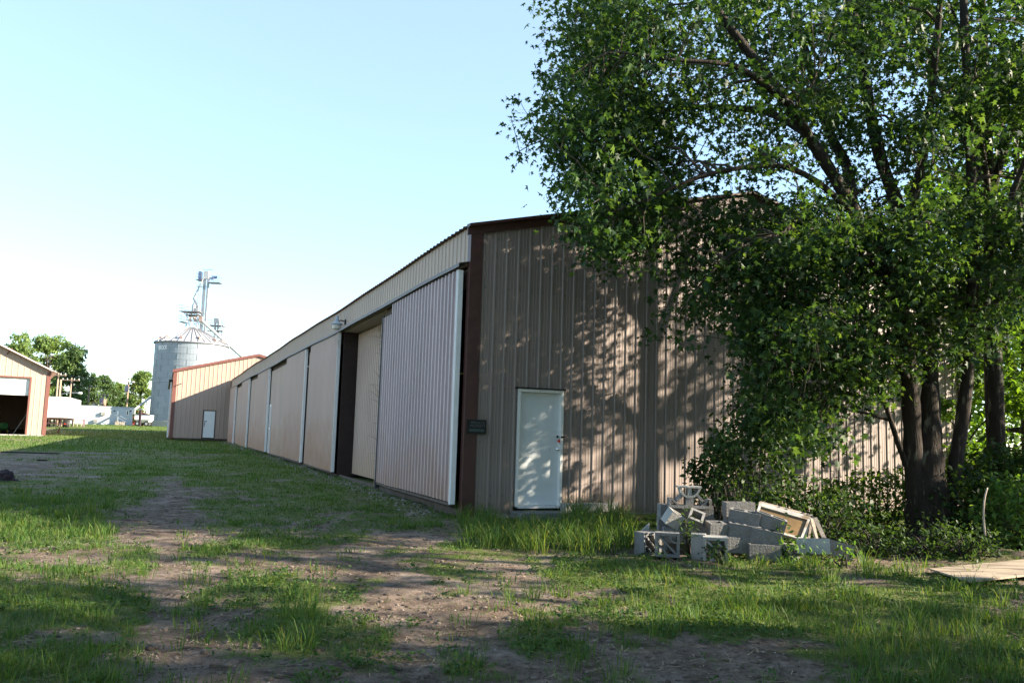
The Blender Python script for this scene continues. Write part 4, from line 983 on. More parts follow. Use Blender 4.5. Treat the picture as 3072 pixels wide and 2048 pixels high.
wl = 42*128/F; zt_ = aty(431, 1246, 128)[2]-wg_; zb_ = aty(431, 1268, 128)[2]-wg_
m = MB(); m.add([(-wl*.35, -.7, zb_), (wl*.35, -.7, zb_), (wl*.35, .7, zb_), (-wl*.35, .7, zb_), (-wl/2, -1.15, zb_+.5), (wl/2, -1.15, zb_+.5), (wl/2, 1.15, zb_+.5), (-wl/2, 1.15, zb_+.5), (-wl/2, -1.15, zt_), (wl/2, -1.15, zt_), (wl/2, 1.15, zt_), (-wl/2, 1.15, zt_)],
    [(3, 2, 1, 0), (0, 1, 5, 4), (1, 2, 6, 5), (2, 3, 7, 6), (3, 0, 4, 7), (4, 5, 9, 8), (5, 6, 10, 9), (6, 7, 11, 10), (7, 4, 8, 11)]); m.build('hopper', M['white'], wa)
MB().b2(-wl/2-.04, wl/2+.04, -1.19, 1.19, zt_+.002, zt_+.12).build('tarp_cover', mat('tarp', (.18, .22, .30), .7, .1, 3), wa)
for x_ in (-wl*.3, wl*.3):
    for y_ in (-.95, .95):
        w_ = MB().lathe([(.2, -.13), (.36, -.14), (.4, 0), (.36, .14), (.2, .13)], 14, (x_, y_, .4), M=Matrix.Rotation(math.pi/2, 4, 'X')).build('wheel', M['rubber'], wa, True)
        MB().lathe([(0, -.12), (.2, -.12), (.2, .12), (0, .12)], 12, (x_, y_, .4), M=Matrix.Rotation(math.pi/2, 4, 'X')).build('hub', M['steel'], w_)
m = MB(); m.b2(-wl*.42, wl*.42, -.5, .5, .55, .68); m.bar((-wl*.4, 0, .6), (-wl*.75, 0, .35), .1, .1); m.build('chassis', M['black'], wa)
pq = aty(418, 1279, 122.); pw = empty('steel_post', (pq[0], pq[1], gz1(pq[0], pq[1])-.2), 0, 'dark upright steel post in front of the white grain wagon', 'post')
zt_ = aty(420, 1229, 122)[2]
m = MB(); m.b2(-.14, .14, -.14, .14, 0, zt_-pw.location.z); m.b2(-.2, .2, -.2, .2, .1, .24); m.build('shaft', mat('dark_steel', (.04, .025, .03), .6, .2, 4), pw)
MB().b2(-1.6, .4, -.08, .08, zt_-pw.location.z+.003, zt_-pw.location.z+.12).build('arm', M['steel'], pw)

# ------------------------------------------------------------------ utility poles and wires
def upole(px, ytop, d, label, arm=None, arm2=None, lamp=None, trafo=False, r=.13, rz=0., lampdrop=1.2):
    q = aty(px, 1268, d); g_ = gz1(q[0], q[1]); zt = aty(px+ (1268-ytop)*.045, ytop, d)[2]
    o = empty('utility_pole', (q[0], q[1], g_-.3), rz, label, 'utility pole', 'utility poles by the office'); H = zt-g_+.3
    MB().tube([(0, 0, 0), (0, 0, H*.5), (0, 0, H)], [r, r*.88, r*.72], 10).build('pole', M['pole_wood'], o, True)
    for zz, w_ in ([(H-.35, arm)] if arm else []):
        MB().b2(-w_/2, w_/2, -r-.12, -r-.0, zz-.07, zz+.07).build('crossarm', M['pole_wood'], o)
        m = MB()
        for x_ in (-w_*.46, -w_*.2, w_*.2, w_*.46): m.lathe([(.04, 0), (.07, .05), (.05, .1), (.07, .14), (.03, .2), (0, .2)], 8, (x_, -r-.06, zz+.07))
        m.build('insulators', M['white'], o)
    if lamp:
        z = H-lampdrop; a_ = MB().tube([(0, 0, z), (lamp*.5, -.1, z+.25), (lamp, -.15, z+.3)], .05, 6).build('lamp_arm', M['steel_roof'], o)
        MB().lathe([(0, .12), (.16, .08), (.2, -.05), (.14, -.14), (0, -.16)], 10, (lamp*1.08, -.15, z+.28), M=Matrix.Diagonal((1.7, 1, 1, 1))).build('lamp_head', M['white'], a_)
    if trafo:
        m = MB().lathe([(0, -.02), (.3, 0), (.32, .05), (.32, .95), (.28, 1.02), (0, 1.05)], 14, (.0, -r-.36, H-1.9)).build('transformer', mat('trafo', (.35, .30, .36), .5, .1, 3) if 'trafo' not in bpy.data.materials else bpy.data.materials['trafo'], o, True)
        m2 = MB()
        for x_ in (-.12, .12): m2.lathe([(.05, 0), (.07, .1), (.04, .25), (0, .26)], 8, (x_, -r-.36, H-.9))
        m2.build('bushings', M['pole_wood'], m)
    return o, Vector((q[0], q[1], zt))
up = []
up.append(upole(162, 1117, 108, 'utility pole with crossarm nearest the left barn eave, rising over the white trailer', 2.2))
up.append(upole(171, 1138, 112, 'short thick brown utility pole with no crossarm, beside the trailer front pole', None, None, 2.6, False, .17, 0, 2.0))
up.append(upole(203, 1133, 124, 'utility pole with crossarm standing behind the right end of the white trailer', 2.6))
up.append(upole(259, 1154, 146, 'utility pole with crossarm and lamp arm standing behind the sunlit half of the office', 2.6, None, -1.9, False, .2, 0, .9))
up.append(upole(303, 1180, 150, 'utility pole with grey transformer can and lamp arm behind the white house gable', 2.1, None, -1.4, True, .17, 0, 2.4))
up.append(upole(376, 1143, 148, 'grey utility pole with transformer at its top behind the shaded half of the office', None, None, .8, True, .17, 0, .4))
tops = [u[1] for u in up]
def wire(a, b, sag_, label, r=.018, n=16):
    a = Vector(a); b = Vector(b); m = MB(); m.tube([a.lerp(b, t)-Vector((0, 0, sag_*4*t*(1-t))) for t in np.linspace(0, 1, n)], r, 4)
    return tag(m.build('power_line', M['black']), label, 'power line', 'power lines')
dn = Vector((0, 0, -.15))
wire(tops[0]+Vector((1, -.2, -.1)), tops[2]+Vector((-1, -.2, -.1)), .5, 'thin overhead wire sagging between the two poles above the white trailer')
wire(tops[2]+dn, tops[3]+dn, .9, 'thin overhead wire from the pole behind the trailer to the lamp pole by the office')
wire(tops[3]+Vector((0, 0, -1.8)), tops[5]+Vector((0, 0, -1.6)), .6, 'lower thin overhead wire crossing the dark trees above the office roof')
wire(tops[3]+dn, tops[5]+Vector((0, 0, -.6)), .5, 'upper thin overhead wire in front of the dark trees left of the bin')
wire(tops[3]+Vector((0, 0, -.6)), tops[4]+dn, 1.1, 'slack service wire drooping from the lamp pole to the transformer pole')
w0 = aty(300, 1122, 118); w1_ = aty(700, 1119, 66)
wire(w0, w1_, .55, 'long thin wire passing in front of the grain bin and the far barn gable', .012, 24)
w0 = tops[0]; w1_ = aty(775, 1112, 69)
_pl = [o for o in C.objects if o.get('label') == 'long thin wire passing in front of the grain bin and the far barn gable'][0]
bpy.data.objects.remove(_pl)
wire(w0, w1_, 1.15, 'long thin wire passing in front of the grain bin and the far barn gable', .014, 24)

# ------------------------------------------------------------------ rubble heap of concrete blocks
def bp(x, y): return 1850+x/2.94, 1400+y/2.94
def mesh_block(L_=.39, D_=.19, H_=.19, half=False):
    w = .032
    xs_ = [-L_/2, -L_/2+w, -.016, .016, L_/2-w, L_/2] if not half else [-L_/2, -L_/2+w, L_/2-w, L_/2]
    ys_ = [-D_/2, -D_/2+w, D_/2-w, D_/2]
    n = len(xs_)-1; mid = [1, 0, 1, 0, 1] if not half else [1, 0, 1]
    return MB().cells(xs_, ys_, -H_/2, H_/2, [[1]*n, mid, [1]*n])
def mesh_breeze(S_=.29, D_=.19):
    w = .034; h = S_/2; A = Matrix.Rotation(math.pi/2, 4, 'X')
    m = MB().cells([-h, -h+w, h-w, h], [-h, -h+w, h-w, h], -D_/2, D_/2, [[1, 1, 1], [1, 0, 1], [1, 1, 1]], A)
    r0, r1 = .075, .100; k0 = h-w+.003
    for sx, sz in ((1, 1), (-1, -1)):
        pts = [(sx*(k0-r*math.cos(a)), sz*(k0-r*math.sin(a))) for r in (r0,) for a in np.linspace(0, math.pi/2, 8)]+[(sx*(k0-r1*math.cos(a)), sz*(k0-r1*math.sin(a))) for a in np.linspace(math.pi/2, 0, 8)]
        if sx*sz < 0: pts = pts[::-1]
        m.prism(pts, -D_/2+.006, D_/2-.006, A)
    m.bar((-h+w-.004, 0, h-w+.004), (h-w+.004, 0, -h+w-.004), .026, D_-.02, (0, 1, 0)); 
    return m
proto = {}
def block(kind, x, y, d, label, rot=(0, 0, 0), mm='concrete', size=None, group='concrete blocks in the heap', cat='concrete block'):
    key = (kind, mm, size)
    if key not in proto:
        mb = {'block': lambda: mesh_block(), 'half': lambda: mesh_block(.19, .19, .19, True), 'breeze': lambda: mesh_breeze(*(size or (.29, .19))), 'solid': lambda: MB().b2(-.19, .19, -.09, .09, -.05, .05)}[kind]()
        nm = {'block': 'concrete_block', 'half': 'half_block', 'breeze': 'breeze_block', 'solid': 'concrete_slab'}[kind]
        o = mb.build(nm, M[mm]); proto[key] = o
        bevel(o, .004)
    else:
        o = proto[key].copy(); C.objects.link(o)
    o.location = aty(*bp(x, y), d); o.rotation_euler = rot
    tag(o, label, cat, group); return o
block('breeze', 445, 680, 10.42, 'square openwork concrete block with curved ribs, nearest the left end of the heap', (0, .0, -.12))
block('breeze', 275, 672, 10.72, 'square openwork concrete block turned aside at the far left of the heap', (0, 0, .55))
block('breeze', 868, 718, 10.3, 'pale square openwork block behind a weed at the front middle of the heap', (.05, 0, -.2), 'concrete_pale')
block('solid', 722, 722, 10.42, 'narrow pale slab standing on edge left of the front openwork block', (0, 1.5, 1.3), 'concrete_pale', cat='slab')
block('block', 545, 600, 10.85, 'grey concrete block lying low behind the left openwork blocks', (0, 0, -.06))
block('block', 745, 592, 10.85, 'dark fronted concrete block in the low row right of the climbing weed', (0, .01, -.04))
block('block', 930, 552, 10.78, 'concrete block with its open cores up, in the middle of the heap', (.12, .0, .14))
block('block', 560, 720, 11.0, 'bottom concrete block hidden behind the left openwork blocks', (0, 0, .1))
block('block', 790, 712, 11.0, 'bottom concrete block under the low row left of the front openwork block', (0, 0, -.1))
block('block', 1010, 668, 10.95, 'bottom concrete block under the open cored block in the middle', (0, 0, .06))
block('block', 500, 395, 11.12, 'upper concrete block of the left stack, below the ornamental pieces', (0, .02, .08))
block('block', 492, 500, 11.16, 'lower concrete block of the left stack, behind the small tilted block', (0, 0, -.05))
block('block', 712, 402, 11.12, 'concrete block right of the left stack, under the base of the ornamental piece', (0, -.02, -.06))
block('block', 720, 505, 11.1, 'concrete block behind the broken piece, second row of the left stack', (0, 0, .04))
block('half', 495, 455, 10.82, 'small white half block tipped on its corner on the left of the heap', (.25, .5, .25), 'concrete_pale', cat='half block')
block('half', 690, 468, 10.78, 'broken half block with a dark hollow, right of the tipped white half block', (.7, .35, -.2), cat='half block')
block('block', 1075, 372, 11.22, 'topmost concrete block on the right half of the heap, hollow end up', (0, -.01, .06))
block('block', 1085, 490, 11.25, 'concrete block under the topmost block of the right half', (0, 0, .02))
block('block', 1130, 452, 10.9, 'concrete block leaning against the topmost right block, turned toward the tree', (.05, .14, -.38))
block('block', 1350, 490, 10.82, 'concrete block sliding down to the right beside the yellowish window sash', (.06, .30, -.25))
block('block', 1122, 572, 10.74, 'tilted concrete block in the middle row, left of a deep crack', (.03, .12, -.12))
block('block', 1312, 618, 10.68, 'tilted concrete block in the middle row, right of a deep crack', (.02, .16, -.15))
block('block', 1085, 685, 10.72, 'dusty bottom block behind the bright grass tuft', (0, .05, .03))
block('block', 1295, 748, 10.6, 'bottom block right of the bright grass tuft', (0, .03, -.06))
block('block', 1480, 742, 10.7, 'half buried pale block between the heap and the white tilted block', (0, .06, .12), 'concrete_pale')
block('block', 1735, 708, 10.5, 'white concrete block tilted forward in front of the leaning sash', (-.28, -.05, -.35), 'concrete_pale')
block('block', 1940, 722, 10.85, 'grey concrete block lying at the far right end of the heap', (-.12, .22, -.3))
# ornamental piece on top: slab, two corner arcs, a stem and a bowl
oc = aty(*bp(635, 345), 11.0)
on = empty('ornamental_block', tuple(oc), -.03, 'broken ornamental openwork block balanced on top of the left stack, bowl shaped top', 'ornamental block')
u = 11.0/F/2.94
m = MB()
def dsx(x): return (x-635)*u
def dsz(y): return (345-y)*u
m.b2(dsx(450), dsx(828), -.09, .09, dsz(360), dsz(335)); m.build('base_slab', M['concrete'], on)
m = MB()
for sg_ in (-1, 1):
    x0 = dsx(455) if sg_ < 0 else dsx(823)
    m.b2(min(x0, x0-sg_*.035), max(x0, x0-sg_*.035), -.088, .088, dsz(335)+.001, dsz(278))
    m.bar((x0-sg_*.04, 0, dsz(285)), (x0-sg_*.04-sg_*.09, 0, dsz(338)), .025, .16, (0, 1, 0))
    m.bar((x0-sg_*.105, 0, dsz(300)), (x0-sg_*.19, 0, dsz(240)), .035, .15, (0, 1, 0))
m.build('corner_ribs', M['concrete'], on)
MB().b2(-.05, .05, -.07, .07, dsz(335)+.001, dsz(262)).build('stem', M['concrete'], on)
m = MB(); cx = dsx(635); R0, R1 = .135, .110
pts = [(cx+R0*math.cos(a), dsz(188)-R0*.95*math.sin(a)) for a in np.linspace(0, math.pi, 14)]+[(cx+R1*math.cos(a), dsz(188)-R1*.9*math.sin(a)) for a in np.linspace(math.pi, 0, 14)]
m.prism(pts[::-1], -.08, .08, Matrix.Rotation(math.pi/2, 4, 'X')); m.b2(-.155, .155, -.085, .085, dsz(186), dsz(172)); m.b2(-.025, .025, -.07, .07, dsz(258), dsz(187)); m.build('bowl', M['concrete_pale'], on)
# shard
sh_ = MB(); c_ = aty(*bp(245, 548), 11.0); sh_.prism([(-.07, -.05), (.06, -.05), (.06, .08)], -.03, .03, Matrix.Rotation(math.pi/2, 4, 'X')); o = sh_.build('concrete_shard', M['concrete_pale'], None, False, c_); tag(o, 'triangular concrete shard poking up behind the far left openwork block', 'shard')
# window sashes
def sash(TL, TR, BR, BL, label, off, glass='old_glass'):
    P = [Vector(aty(*bp(*q[:2]), q[2]+off)) for q in (TL, TR, BR, BL)]
    c = sum(P, Vector())/4; o = empty('window_sash', c, 0, label, 'window sash', 'old window sashes behind the heap')
    Q = [p-c for p in P]; nrm = (Q[1]-Q[0]).cross(Q[3]-Q[0]).normalized(); m = MB()
    for i in range(4): m.bar(Q[i], Q[(i+1) % 4], .030, .055, nrm)
    m.build('frame', M['sash_paint'] if off < .1 else M['wood_old'], o)
    R = [q*.93 for q in Q]; m = MB(); m.add([r_+nrm*.004 for r_ in R]+[r_-nrm*.004 for r_ in R], [(0, 1, 2, 3), (7, 6, 5, 4), (0, 4, 5, 1), (1, 5, 6, 2), (2, 6, 7, 3), (3, 7, 4, 0)]); m.build('pane', M[glass], o)
sash((1262, 345, 11.25), (1690, 470, 11.15), (1625, 640, 10.95), (1200, 520, 11.05), 'foremost old window sash with yellowish pane leaning behind the blocks', 0)
sash((1270, 332, 11.33), (1705, 455, 11.23), (1650, 640, 11.05), (1215, 505, 11.13), 'middle old window sash, its white edge showing above the yellowish pane', .03, 'glass')
sash((1262, 318, 11.45), (1722, 438, 11.35), (1690, 640, 11.2), (1230, 500, 11.25), 'rearmost old wooden window sash, topmost edge of the leaning stack', .11, 'glass')
for (A_, B_, lab) in (((1722, 455, 11.2), (1765, 660, 10.95), 'thin weathered lath leaning upright against the right edge of the sashes'), ((1748, 448, 11.15), (1838, 645, 10.9), 'pale weathered lath slanting down right of the sashes')):
    a_, b_ = aty(*bp(*A_[:2]), A_[2]), aty(*bp(*B_[:2]), B_[2]); o = MB().bar(a_, b_, .05, .02, (0, 1, .3)).build('wooden_lath', M['wood_old']); tag(o, lab, 'lath')
# plank beside the door, doorstep, plywood, chunk, stick, stump and stake
a_, b_ = atz(1690, 1535, .12), atz(1862, 1533, .12)
c0 = onplane(1688, 1522, P0-D1*.22, D1); c1 = onplane(1850, 1520, P0-D1*.22, D1)
pk_ = MB().bar((c0[0], c0[1], c0[2]), (c1[0], c1[1], c1[2]), .20, .15).build('white_beam', M['concrete_pale']); bevel(pk_, .008); tag(pk_, 'pale squared beam lying along the gable foot right of the white door', 'beam')
ds = empty('doorstep', world((DX0+DX1)/2, -.30, 0), ROT, 'low rough concrete step in the weeds under the white entry door', 'step')
m = MB().b2(-.55, .58, -.22, .28, -.1, DZ0-.07); o = m.build('slab', M['concrete'], ds); bevel(o, .02, 2)
A_ = PG(2788, 1722); B_ = PG(2912, 1757); d_ = np.array([B_[0]-A_[0], B_[1]-A_[1]]); n_ = np.array([-d_[1], d_[0]]); n_ /= np.linalg.norm(n_); 
Cx = PG(3072, 1697); v_ = Cx[:2]-A_[:2]; v_ /= np.linalg.norm(v_)
P_ = [Vector((A_[0], A_[1], A_[2]+.05)), Vector((B_[0], B_[1], B_[2]+.035))]; P_ += [P_[1]+Vector((v_[0], v_[1], .012))*2.4, P_[0]+Vector((v_[0], v_[1], .012))*2.4]
m = MB(); m.add(P_+[p+Vector((0, 0, .018)) for p in P_], [(3, 2, 1, 0), (4, 5, 6, 7), (0, 1, 5, 4), (1, 2, 6, 5), (2, 3, 7, 6), (3, 0, 4, 7)]); o = m.build('plywood_sheet', M['ply']); tag(o, 'weathered plywood sheet lying on the soil at the right edge', 'plywood sheet')
c_ = PG(3010, 1648); m = MB(); m.prism([(-.10, -.09), (.11, -.09), (.14, .04), (.06, .10), (-.06, .07)], -.06, .06, Matrix.Rotation(math.pi/2, 4, 'X')); o = m.build('concrete_chunk', M['concrete'], None, False, (c_[0], c_[1], c_[2]+.09)); o.rotation_euler = (.3, .25, .4); tag(o, 'grey broken concrete chunk on the soil heap behind the plywood', 'concrete chunk')
pth = [aty(x, y, 11.6) for x, y in ((2962, 1642), (2955, 1600), (2951, 1550), (2953, 1500), (2962, 1462))]; m = MB().tube(smooth_path(pth, 4), list(np.linspace(.016, .011, 17)), 7); tag(m.build('bare_stick', M['pale_wood'], None, True), 'bare pale stick standing upright in the brush at the right', 'stick')
c_ = PG(14, 1442); st_ = empty('rotten_stump', (c_[0], c_[1], c_[2]-.03), .4, 'dark rotten wood stump on bare soil at the left edge', 'stump')
m = MB(); n = 14; rs_ = random.Random(9); prof = []
for zi, (zz, rr_) in enumerate(((-.05, .30), (.08, .25), (.2, .21), (.30, .17), (.36, .08))):
    for k in range(n): a = 2*math.pi*k/n; q = rr_*(1+rs_.uniform(-.22, .22)); m.v.append((q*math.cos(a)*1.2, q*math.sin(a), zz+rs_.uniform(-.03, .04)))
for zi in range(4):
    for k in range(n): m.f.append((zi*n+k, zi*n+(k+1) % n, (zi+1)*n+(k+1) % n, (zi+1)*n+k))
m.f.append(tuple(range(4*n, 5*n))); m.build('stump_wood', mat('rotten_wood', (.035, .025, .03), .95, .5, 6, bump=1, bscale=15), st_)
m = MB()
for k in range(3): a = -.4+k*1.9; m.tube([(.2*math.cos(a), .2*math.sin(a), .1), (.42*math.cos(a), .42*math.sin(a), .03), (.6*math.cos(a), .6*math.sin(a), -.03)], [.07, .05, .02], 7)
m.build('roots', bpy.data.materials['rotten_wood'], st_); st_.scale = (.75, .75, .75)
c_ = PG(172, 1299); t_ = aty(178, 1282, c_[1]); o = MB().bar((c_[0], c_[1], c_[2]-.2), t_, .09, .09).build('wooden_stake', M['redbrown']); tag(o, 'rust coloured stake leaning in the grass right of the left barn', 'stake')
for (xa_, ya_, xb_, yb_, lab) in ((2, 1357, 176, 1362, 'long thin dark plank lying on the sunlit soil at the left edge'), (112, 1382, 142, 1383, 'short dark plank lying on bare soil near the left edge')):
    a_, b_ = PG(xa_, ya_), PG(xb_, yb_); o = MB().bar((a_[0], a_[1], a_[2]+.03), (b_[0], b_[1], b_[2]+.03), .14, .05).build('plank', bpy.data.materials['rotten_wood']); tag(o, lab, 'plank')

# ------------------------------------------------------------------ the big maple
def path(pts): return [aty(*p) for p in pts]
tb = PG(2785, 1618)
TY = tb[1]
maple = empty('maple_tree', (0, 0, 0), 0, 'large multi stemmed silver maple overhanging the tan gable wall beside the block heap', 'tree')
limbs = [
 (path([(2780, 1660, TY), (2762, 1560, TY), (2742, 1420, TY), (2735, 1250, TY), (2722, 1080, TY-.1), (2690, 880, TY-.2), (2615, 730, TY-.3), (2520, 560, TY-.4), (2420, 400, TY-.5), (2320, 250, TY-.6), (2210, 110, TY-.7), (2090, -60, TY-.8), (1990, -260, TY-.8)]), .165, .05),
 (path([(2790, 1700, TY+.05), (2788, 1600, TY+.05), (2785, 1500, TY+.05), (2784, 1400, TY+.07), (2788, 1280, TY+.12), (2788, 1150, TY+.18)]), .46, .10),
 (path([(2800, 1660, TY+.15), (2800, 1500, TY+.15), (2798, 1300, TY+.2), (2790, 1100, TY+.25), (2760, 880, TY+.3), (2715, 680, TY+.35), (2640, 470, TY+.4), (2600, 280, TY+.4), (2570, 120, TY+.4), (2545, -60, TY+.4), (2520, -400, TY+.5), (2500, -900, TY+.5)]), .135, .07),
 (path([(2830, 1650, TY+.1), (2850, 1500, TY+.1), (2880, 1300, TY+.1), (2908, 1080, TY+.1), (2918, 850, TY), (2915, 600, TY-.1), (2905, 300, TY-.2), (2890, 0, TY-.3), (2880, -400, TY-.3), (2890, -900, TY-.3)]), .12, .04),
 (path([(2742, 1450, TY), (2712, 1375, TY-.05), (2688, 1310, TY-.1), (2660, 1225, TY-.2), (2615, 1120, TY-.3), (2560, 1020, TY-.5)]), .06, .02),
 (path([(2610, 720, TY-.3), (2560, 620, TY+.2), (2540, 500, TY+.7), (2490, 400, TY+1.0), (2440, 240, TY+1.2), (2400, 100, TY+1.4), (2330, -60, TY+1.5), (2250, -400, TY+1.6)]), .11, .04),
 (path([(2460, 470, TY-.4), (2380, 330, TY-.9), (2300, 260, TY-1.2), (2220, 205, TY-1.4), (2140, 188, TY-1.6), (2020, 180, TY-1.7), (1880, 160, TY-1.8)]), .07, .018),
 (path([(2420, 400, TY-.5), (2310, 340, TY+.4), (2210, 325, TY+.8), (2100, 322, TY+1.0), (1990, 330, TY+1.1), (1900, 345, TY+1.2), (1780, 380, TY+1.2), (1650, 420, TY+1.1)]), .07, .018),
 (path([(2560, 640, TY-.4), (2450, 545, TY-.9), (2350, 500, TY-1.2), (2260, 500, TY-1.4), (2160, 515, TY-1.5), (2060, 545, TY-1.6), (1960, 590, TY-1.6), (1830, 640, TY-1.5)]), .055, .015),
 (path([(2690, 880, TY-.2), (2560, 740, TY-.8), (2430, 690, TY-1.1), (2330, 705, TY-1.3), (2220, 745, TY-1.5), (2120, 830, TY-1.6), (2030, 950, TY-1.6)]), .05, .008),
 (path([(2735, 1150, TY-.05), (2640, 1010, TY-.8), (2540, 950, TY-1.2), (2420, 960, TY-1.5), (2320, 1020, TY-1.6)]), .045, .008),
 (path([(2715, 680, TY+.35), (2760, 520, TY+.1), (2790, 330, TY-.3), (2810, 120, TY-.8), (2830, -120, TY-1.2)]), .09, .035),
 (path([(2918, 850, TY), (2990, 700, TY-.6), (3060, 520, TY-1.0), (3140, 330, TY-1.3), (3230, 120, TY-1.6)]), .07, .015),
]
rg = np.random.default_rng(21)
def clumps_poly(poly, n, y0, y1, seed, dens=None, keep_front=True):
    rng = np.random.default_rng(seed); P = np.array(poly, float); lo_, hi_ = P.min(0), P.max(0); out = []; got = 0
    while got < n:
        k = n*4; px = rng.uniform(lo_[0], hi_[0], k); py = rng.uniform(lo_[1], hi_[1], k); ok = in_poly(px, py, poly); px, py = px[ok], py[ok]
        yy = rng.triangular(y0, y0*.3+y1*.7, y1, len(px))
        W_ = np.array([aty(a_, b_, c_) for a_, b_, c_ in zip(px, py, yy)])
        nz_ = fbm(W_[:, 0]*.8, W_[:, 1]*.8, 2, W_[:, 2]*.8+seed)
        sel = nz_ > (dens or .40)
        sel &= ~((px > 2120) & (px < 2680) & (py < 660) & (yy < TY-.2) & (rng.uniform(0, 1, len(px)) < .5))
        # stay in front of the gable while below the roof
        s_ = (W_-P0)@D2; t_ = (W_-P0)@D1
        sel &= ~((t_ > -.35) & (W_[:, 2] < 6.9)) & (W_[:, 2] > .35)
        sel &= ~((px > 2640) & (px < 2960) & (py > 1080) & (yy < TY+.4)) & ~((py > 800) & (px > 2660) & (px < 2960) & (rng.uniform(0, 1, len(px)) < .4) & (yy < TY+.3))
        out.append(W_[sel]); got += sel.sum()
    return np.concatenate(out)[:n]
E_poly = [(1640, -40), (1720, 60), (1670, 110), (1720, 195), (1640, 225), (1670, 290), (1580, 335), (1600, 455), (1690, 495), (1690, 545), (1760, 610), (1710, 680), (1770, 740), (1900, 760), (2010, 690), (2060, 300), (1980, -40)]
A_poly = [(1650, -60), (1740, 60), (1700, 100), (1750, 190), (1670, 225), (1690, 290), (1610, 335), (1620, 450), (1710, 490), (1720, 545), (1780, 600), (1740, 680), (1800, 740), (1930, 760), (2000, 690), (2250, 640), (2560, 620), (2880, 640), (2960, 420), (3350, 300), (3350, -60)]
B_poly = [(2030, 700), (2040, 800), (2090, 830), (2020, 900), (2010, 950), (2080, 960), (2180, 900), (2210, 1040), (2260, 1150), (2240, 1260), (2300, 1330), (2480, 1330), (2560, 1180), (2700, 1150), (2840, 1050), (2840, 640), (2500, 600)]
cl = np.concatenate([clumps_poly(A_poly, 780, TY-3.2, TY+3.0, 3, .46), clumps_poly(E_poly, 200, TY-2.4, TY+2.4, 23, .42), clumps_poly(B_poly, 330, TY-2.8, TY+1.6, 4, .44), clumps_poly([(2250, 620), (2800, 640), (2740, 1050), (2480, 1120), (2330, 950)], 220, TY-2.4, TY+2.2, 14, .38),
    clumps_poly([(2830, 200), (3250, 100), (3250, 900), (2980, 1050), (2850, 1150)], 230, TY-2.2, TY+1.2, 15, .42)])
# sprigs that stick out of the outline
tips = [(1530, 340), (1545, 455), (1560, 300), (1620, 215), (1640, 110), (1610, 0), (1700, 520), (1690, 640), (1680, 600), (1740, 690), (1990, 820), (1985, 940), (1960, 1000), (2060, 1010), (1860, 800), (1790, 770), (1700, 420), (1600, 390), (1680, 250), (2180, 1300), (1980, 880), (1920, 790), (1760, 560)]
tp = np.array([aty(x+rg.normal(0, 8), y+rg.normal(0, 8), TY+rg.uniform(-1.7, 1.0)) for x, y in tips])
# crown above the picture
k = 110; th = rg.uniform(0, 2*np.pi, k); rr_ = np.sqrt(rg.uniform(.05, 1, k))
cu = np.stack([tb[0]+.2+5.6*rr_*np.cos(th), TY+4.2*rr_*np.sin(th), 0*th], 1); cu[:, 2] = 9.0+(1-rr_**2)**.5*rg.uniform(0, 1, k)*6.0
T, B = grow(limbs, np.concatenate([cl, tp]), 5, 150)
T.build('trunk', M['bark'], maple, True)
B.build('branches', M['bark_twig'], maple)
PL = np.concatenate([clump_points(cl, 42, .22, .14, 6), clump_points(tp, 22, .12, .08, 16)])
PU = clump_points(cu, 22, .38, .25, 8)
lc = leaf_cloud('crown', np.concatenate([PL, PU]), np.concatenate([np.full(len(PL), .100), np.full(len(PU), .21)]), M['leaf'], maple, 'maple', .55, .9, 9)

# ------------------------------------------------------------------ other trees on the right
def gen_tree(name, x, y, H, cr, label, leafm, nl, ls, trunk_r=.2, cz=None, seed=1, group=None, cat='tree', lean=(0, 0), blobs=9, shape='simple', low=.25, flat=.8, limbs_n=6, trunkm='bark'):
    rng = np.random.default_rng(seed); g_ = gz1(x, y)
    o = empty(name, (x, y, g_-.1), 0, label, cat, group)
    top = np.array([lean[0], lean[1], H*.93])
    lim = [([(0, 0, -.2), (lean[0]*.15+rng.normal(0, .05), lean[1]*.15, H*.25), (lean[0]*.5+rng.normal(0, .1), lean[1]*.5, H*.55), tuple(top)], trunk_r, trunk_r*.15)]
    ctrs = []; rads = []
    for i in range(blobs):
        z = H*rng.uniform(low+.08, .92); t = (z/H-low)/(1-low); env = cr*math.sqrt(max(.05, 1-(2*t-.9)**2*.85))
        a = rng.uniform(0, 2*np.pi); d = env*rng.uniform(.25, .75)
        ctrs.append((lean[0]*z/H+d*math.cos(a), lean[1]*z/H+d*math.sin(a), z)); rads.append(cr*rng.uniform(.32, .52))
    ctrs = np.array(ctrs); rads = np.array(rads)
    for i in range(limbs_n):
        c = ctrs[i]; z0 = max(H*.18, c[2]*.62); p0 = np.array([lean[0]*z0/H, lean[1]*z0/H, z0])
        lim.append((curve_pts(p0, c, 5, .06, rng), trunk_r*.4, trunk_r*.08))
    w = rads**2/np.sum(rads**2); which = rng.choice(len(ctrs), max(6, nl//26), p=w)
    d = rng.normal(0, 1, (len(which), 3)); d /= np.linalg.norm(d, axis=1)[:, None]
    cl_ = ctrs[which]+d*(rads[which]*rng.uniform(.35, 1.0, len(which))**.6)[:, None]*[1, 1, flat]
    cl_ = cl_[cl_[:, 2] > .35]
    T, B = grow(lim, cl_, seed, min(len(cl_), 26), trunk_r*.14, trunk_r*.05, twig_every=3)
    T.build('trunk', M[trunkm], o, True); 
    if B.v: B.build('branches', M['bark_twig'], o)
    leaf_cloud('crown', clump_points(cl_, 26, cr*.085, cr*.06, seed+1), ls, leafm, o, shape, .45, .9, seed+2)
    return o
def X(px, d): return float(aty(px, 1300, d)[0])
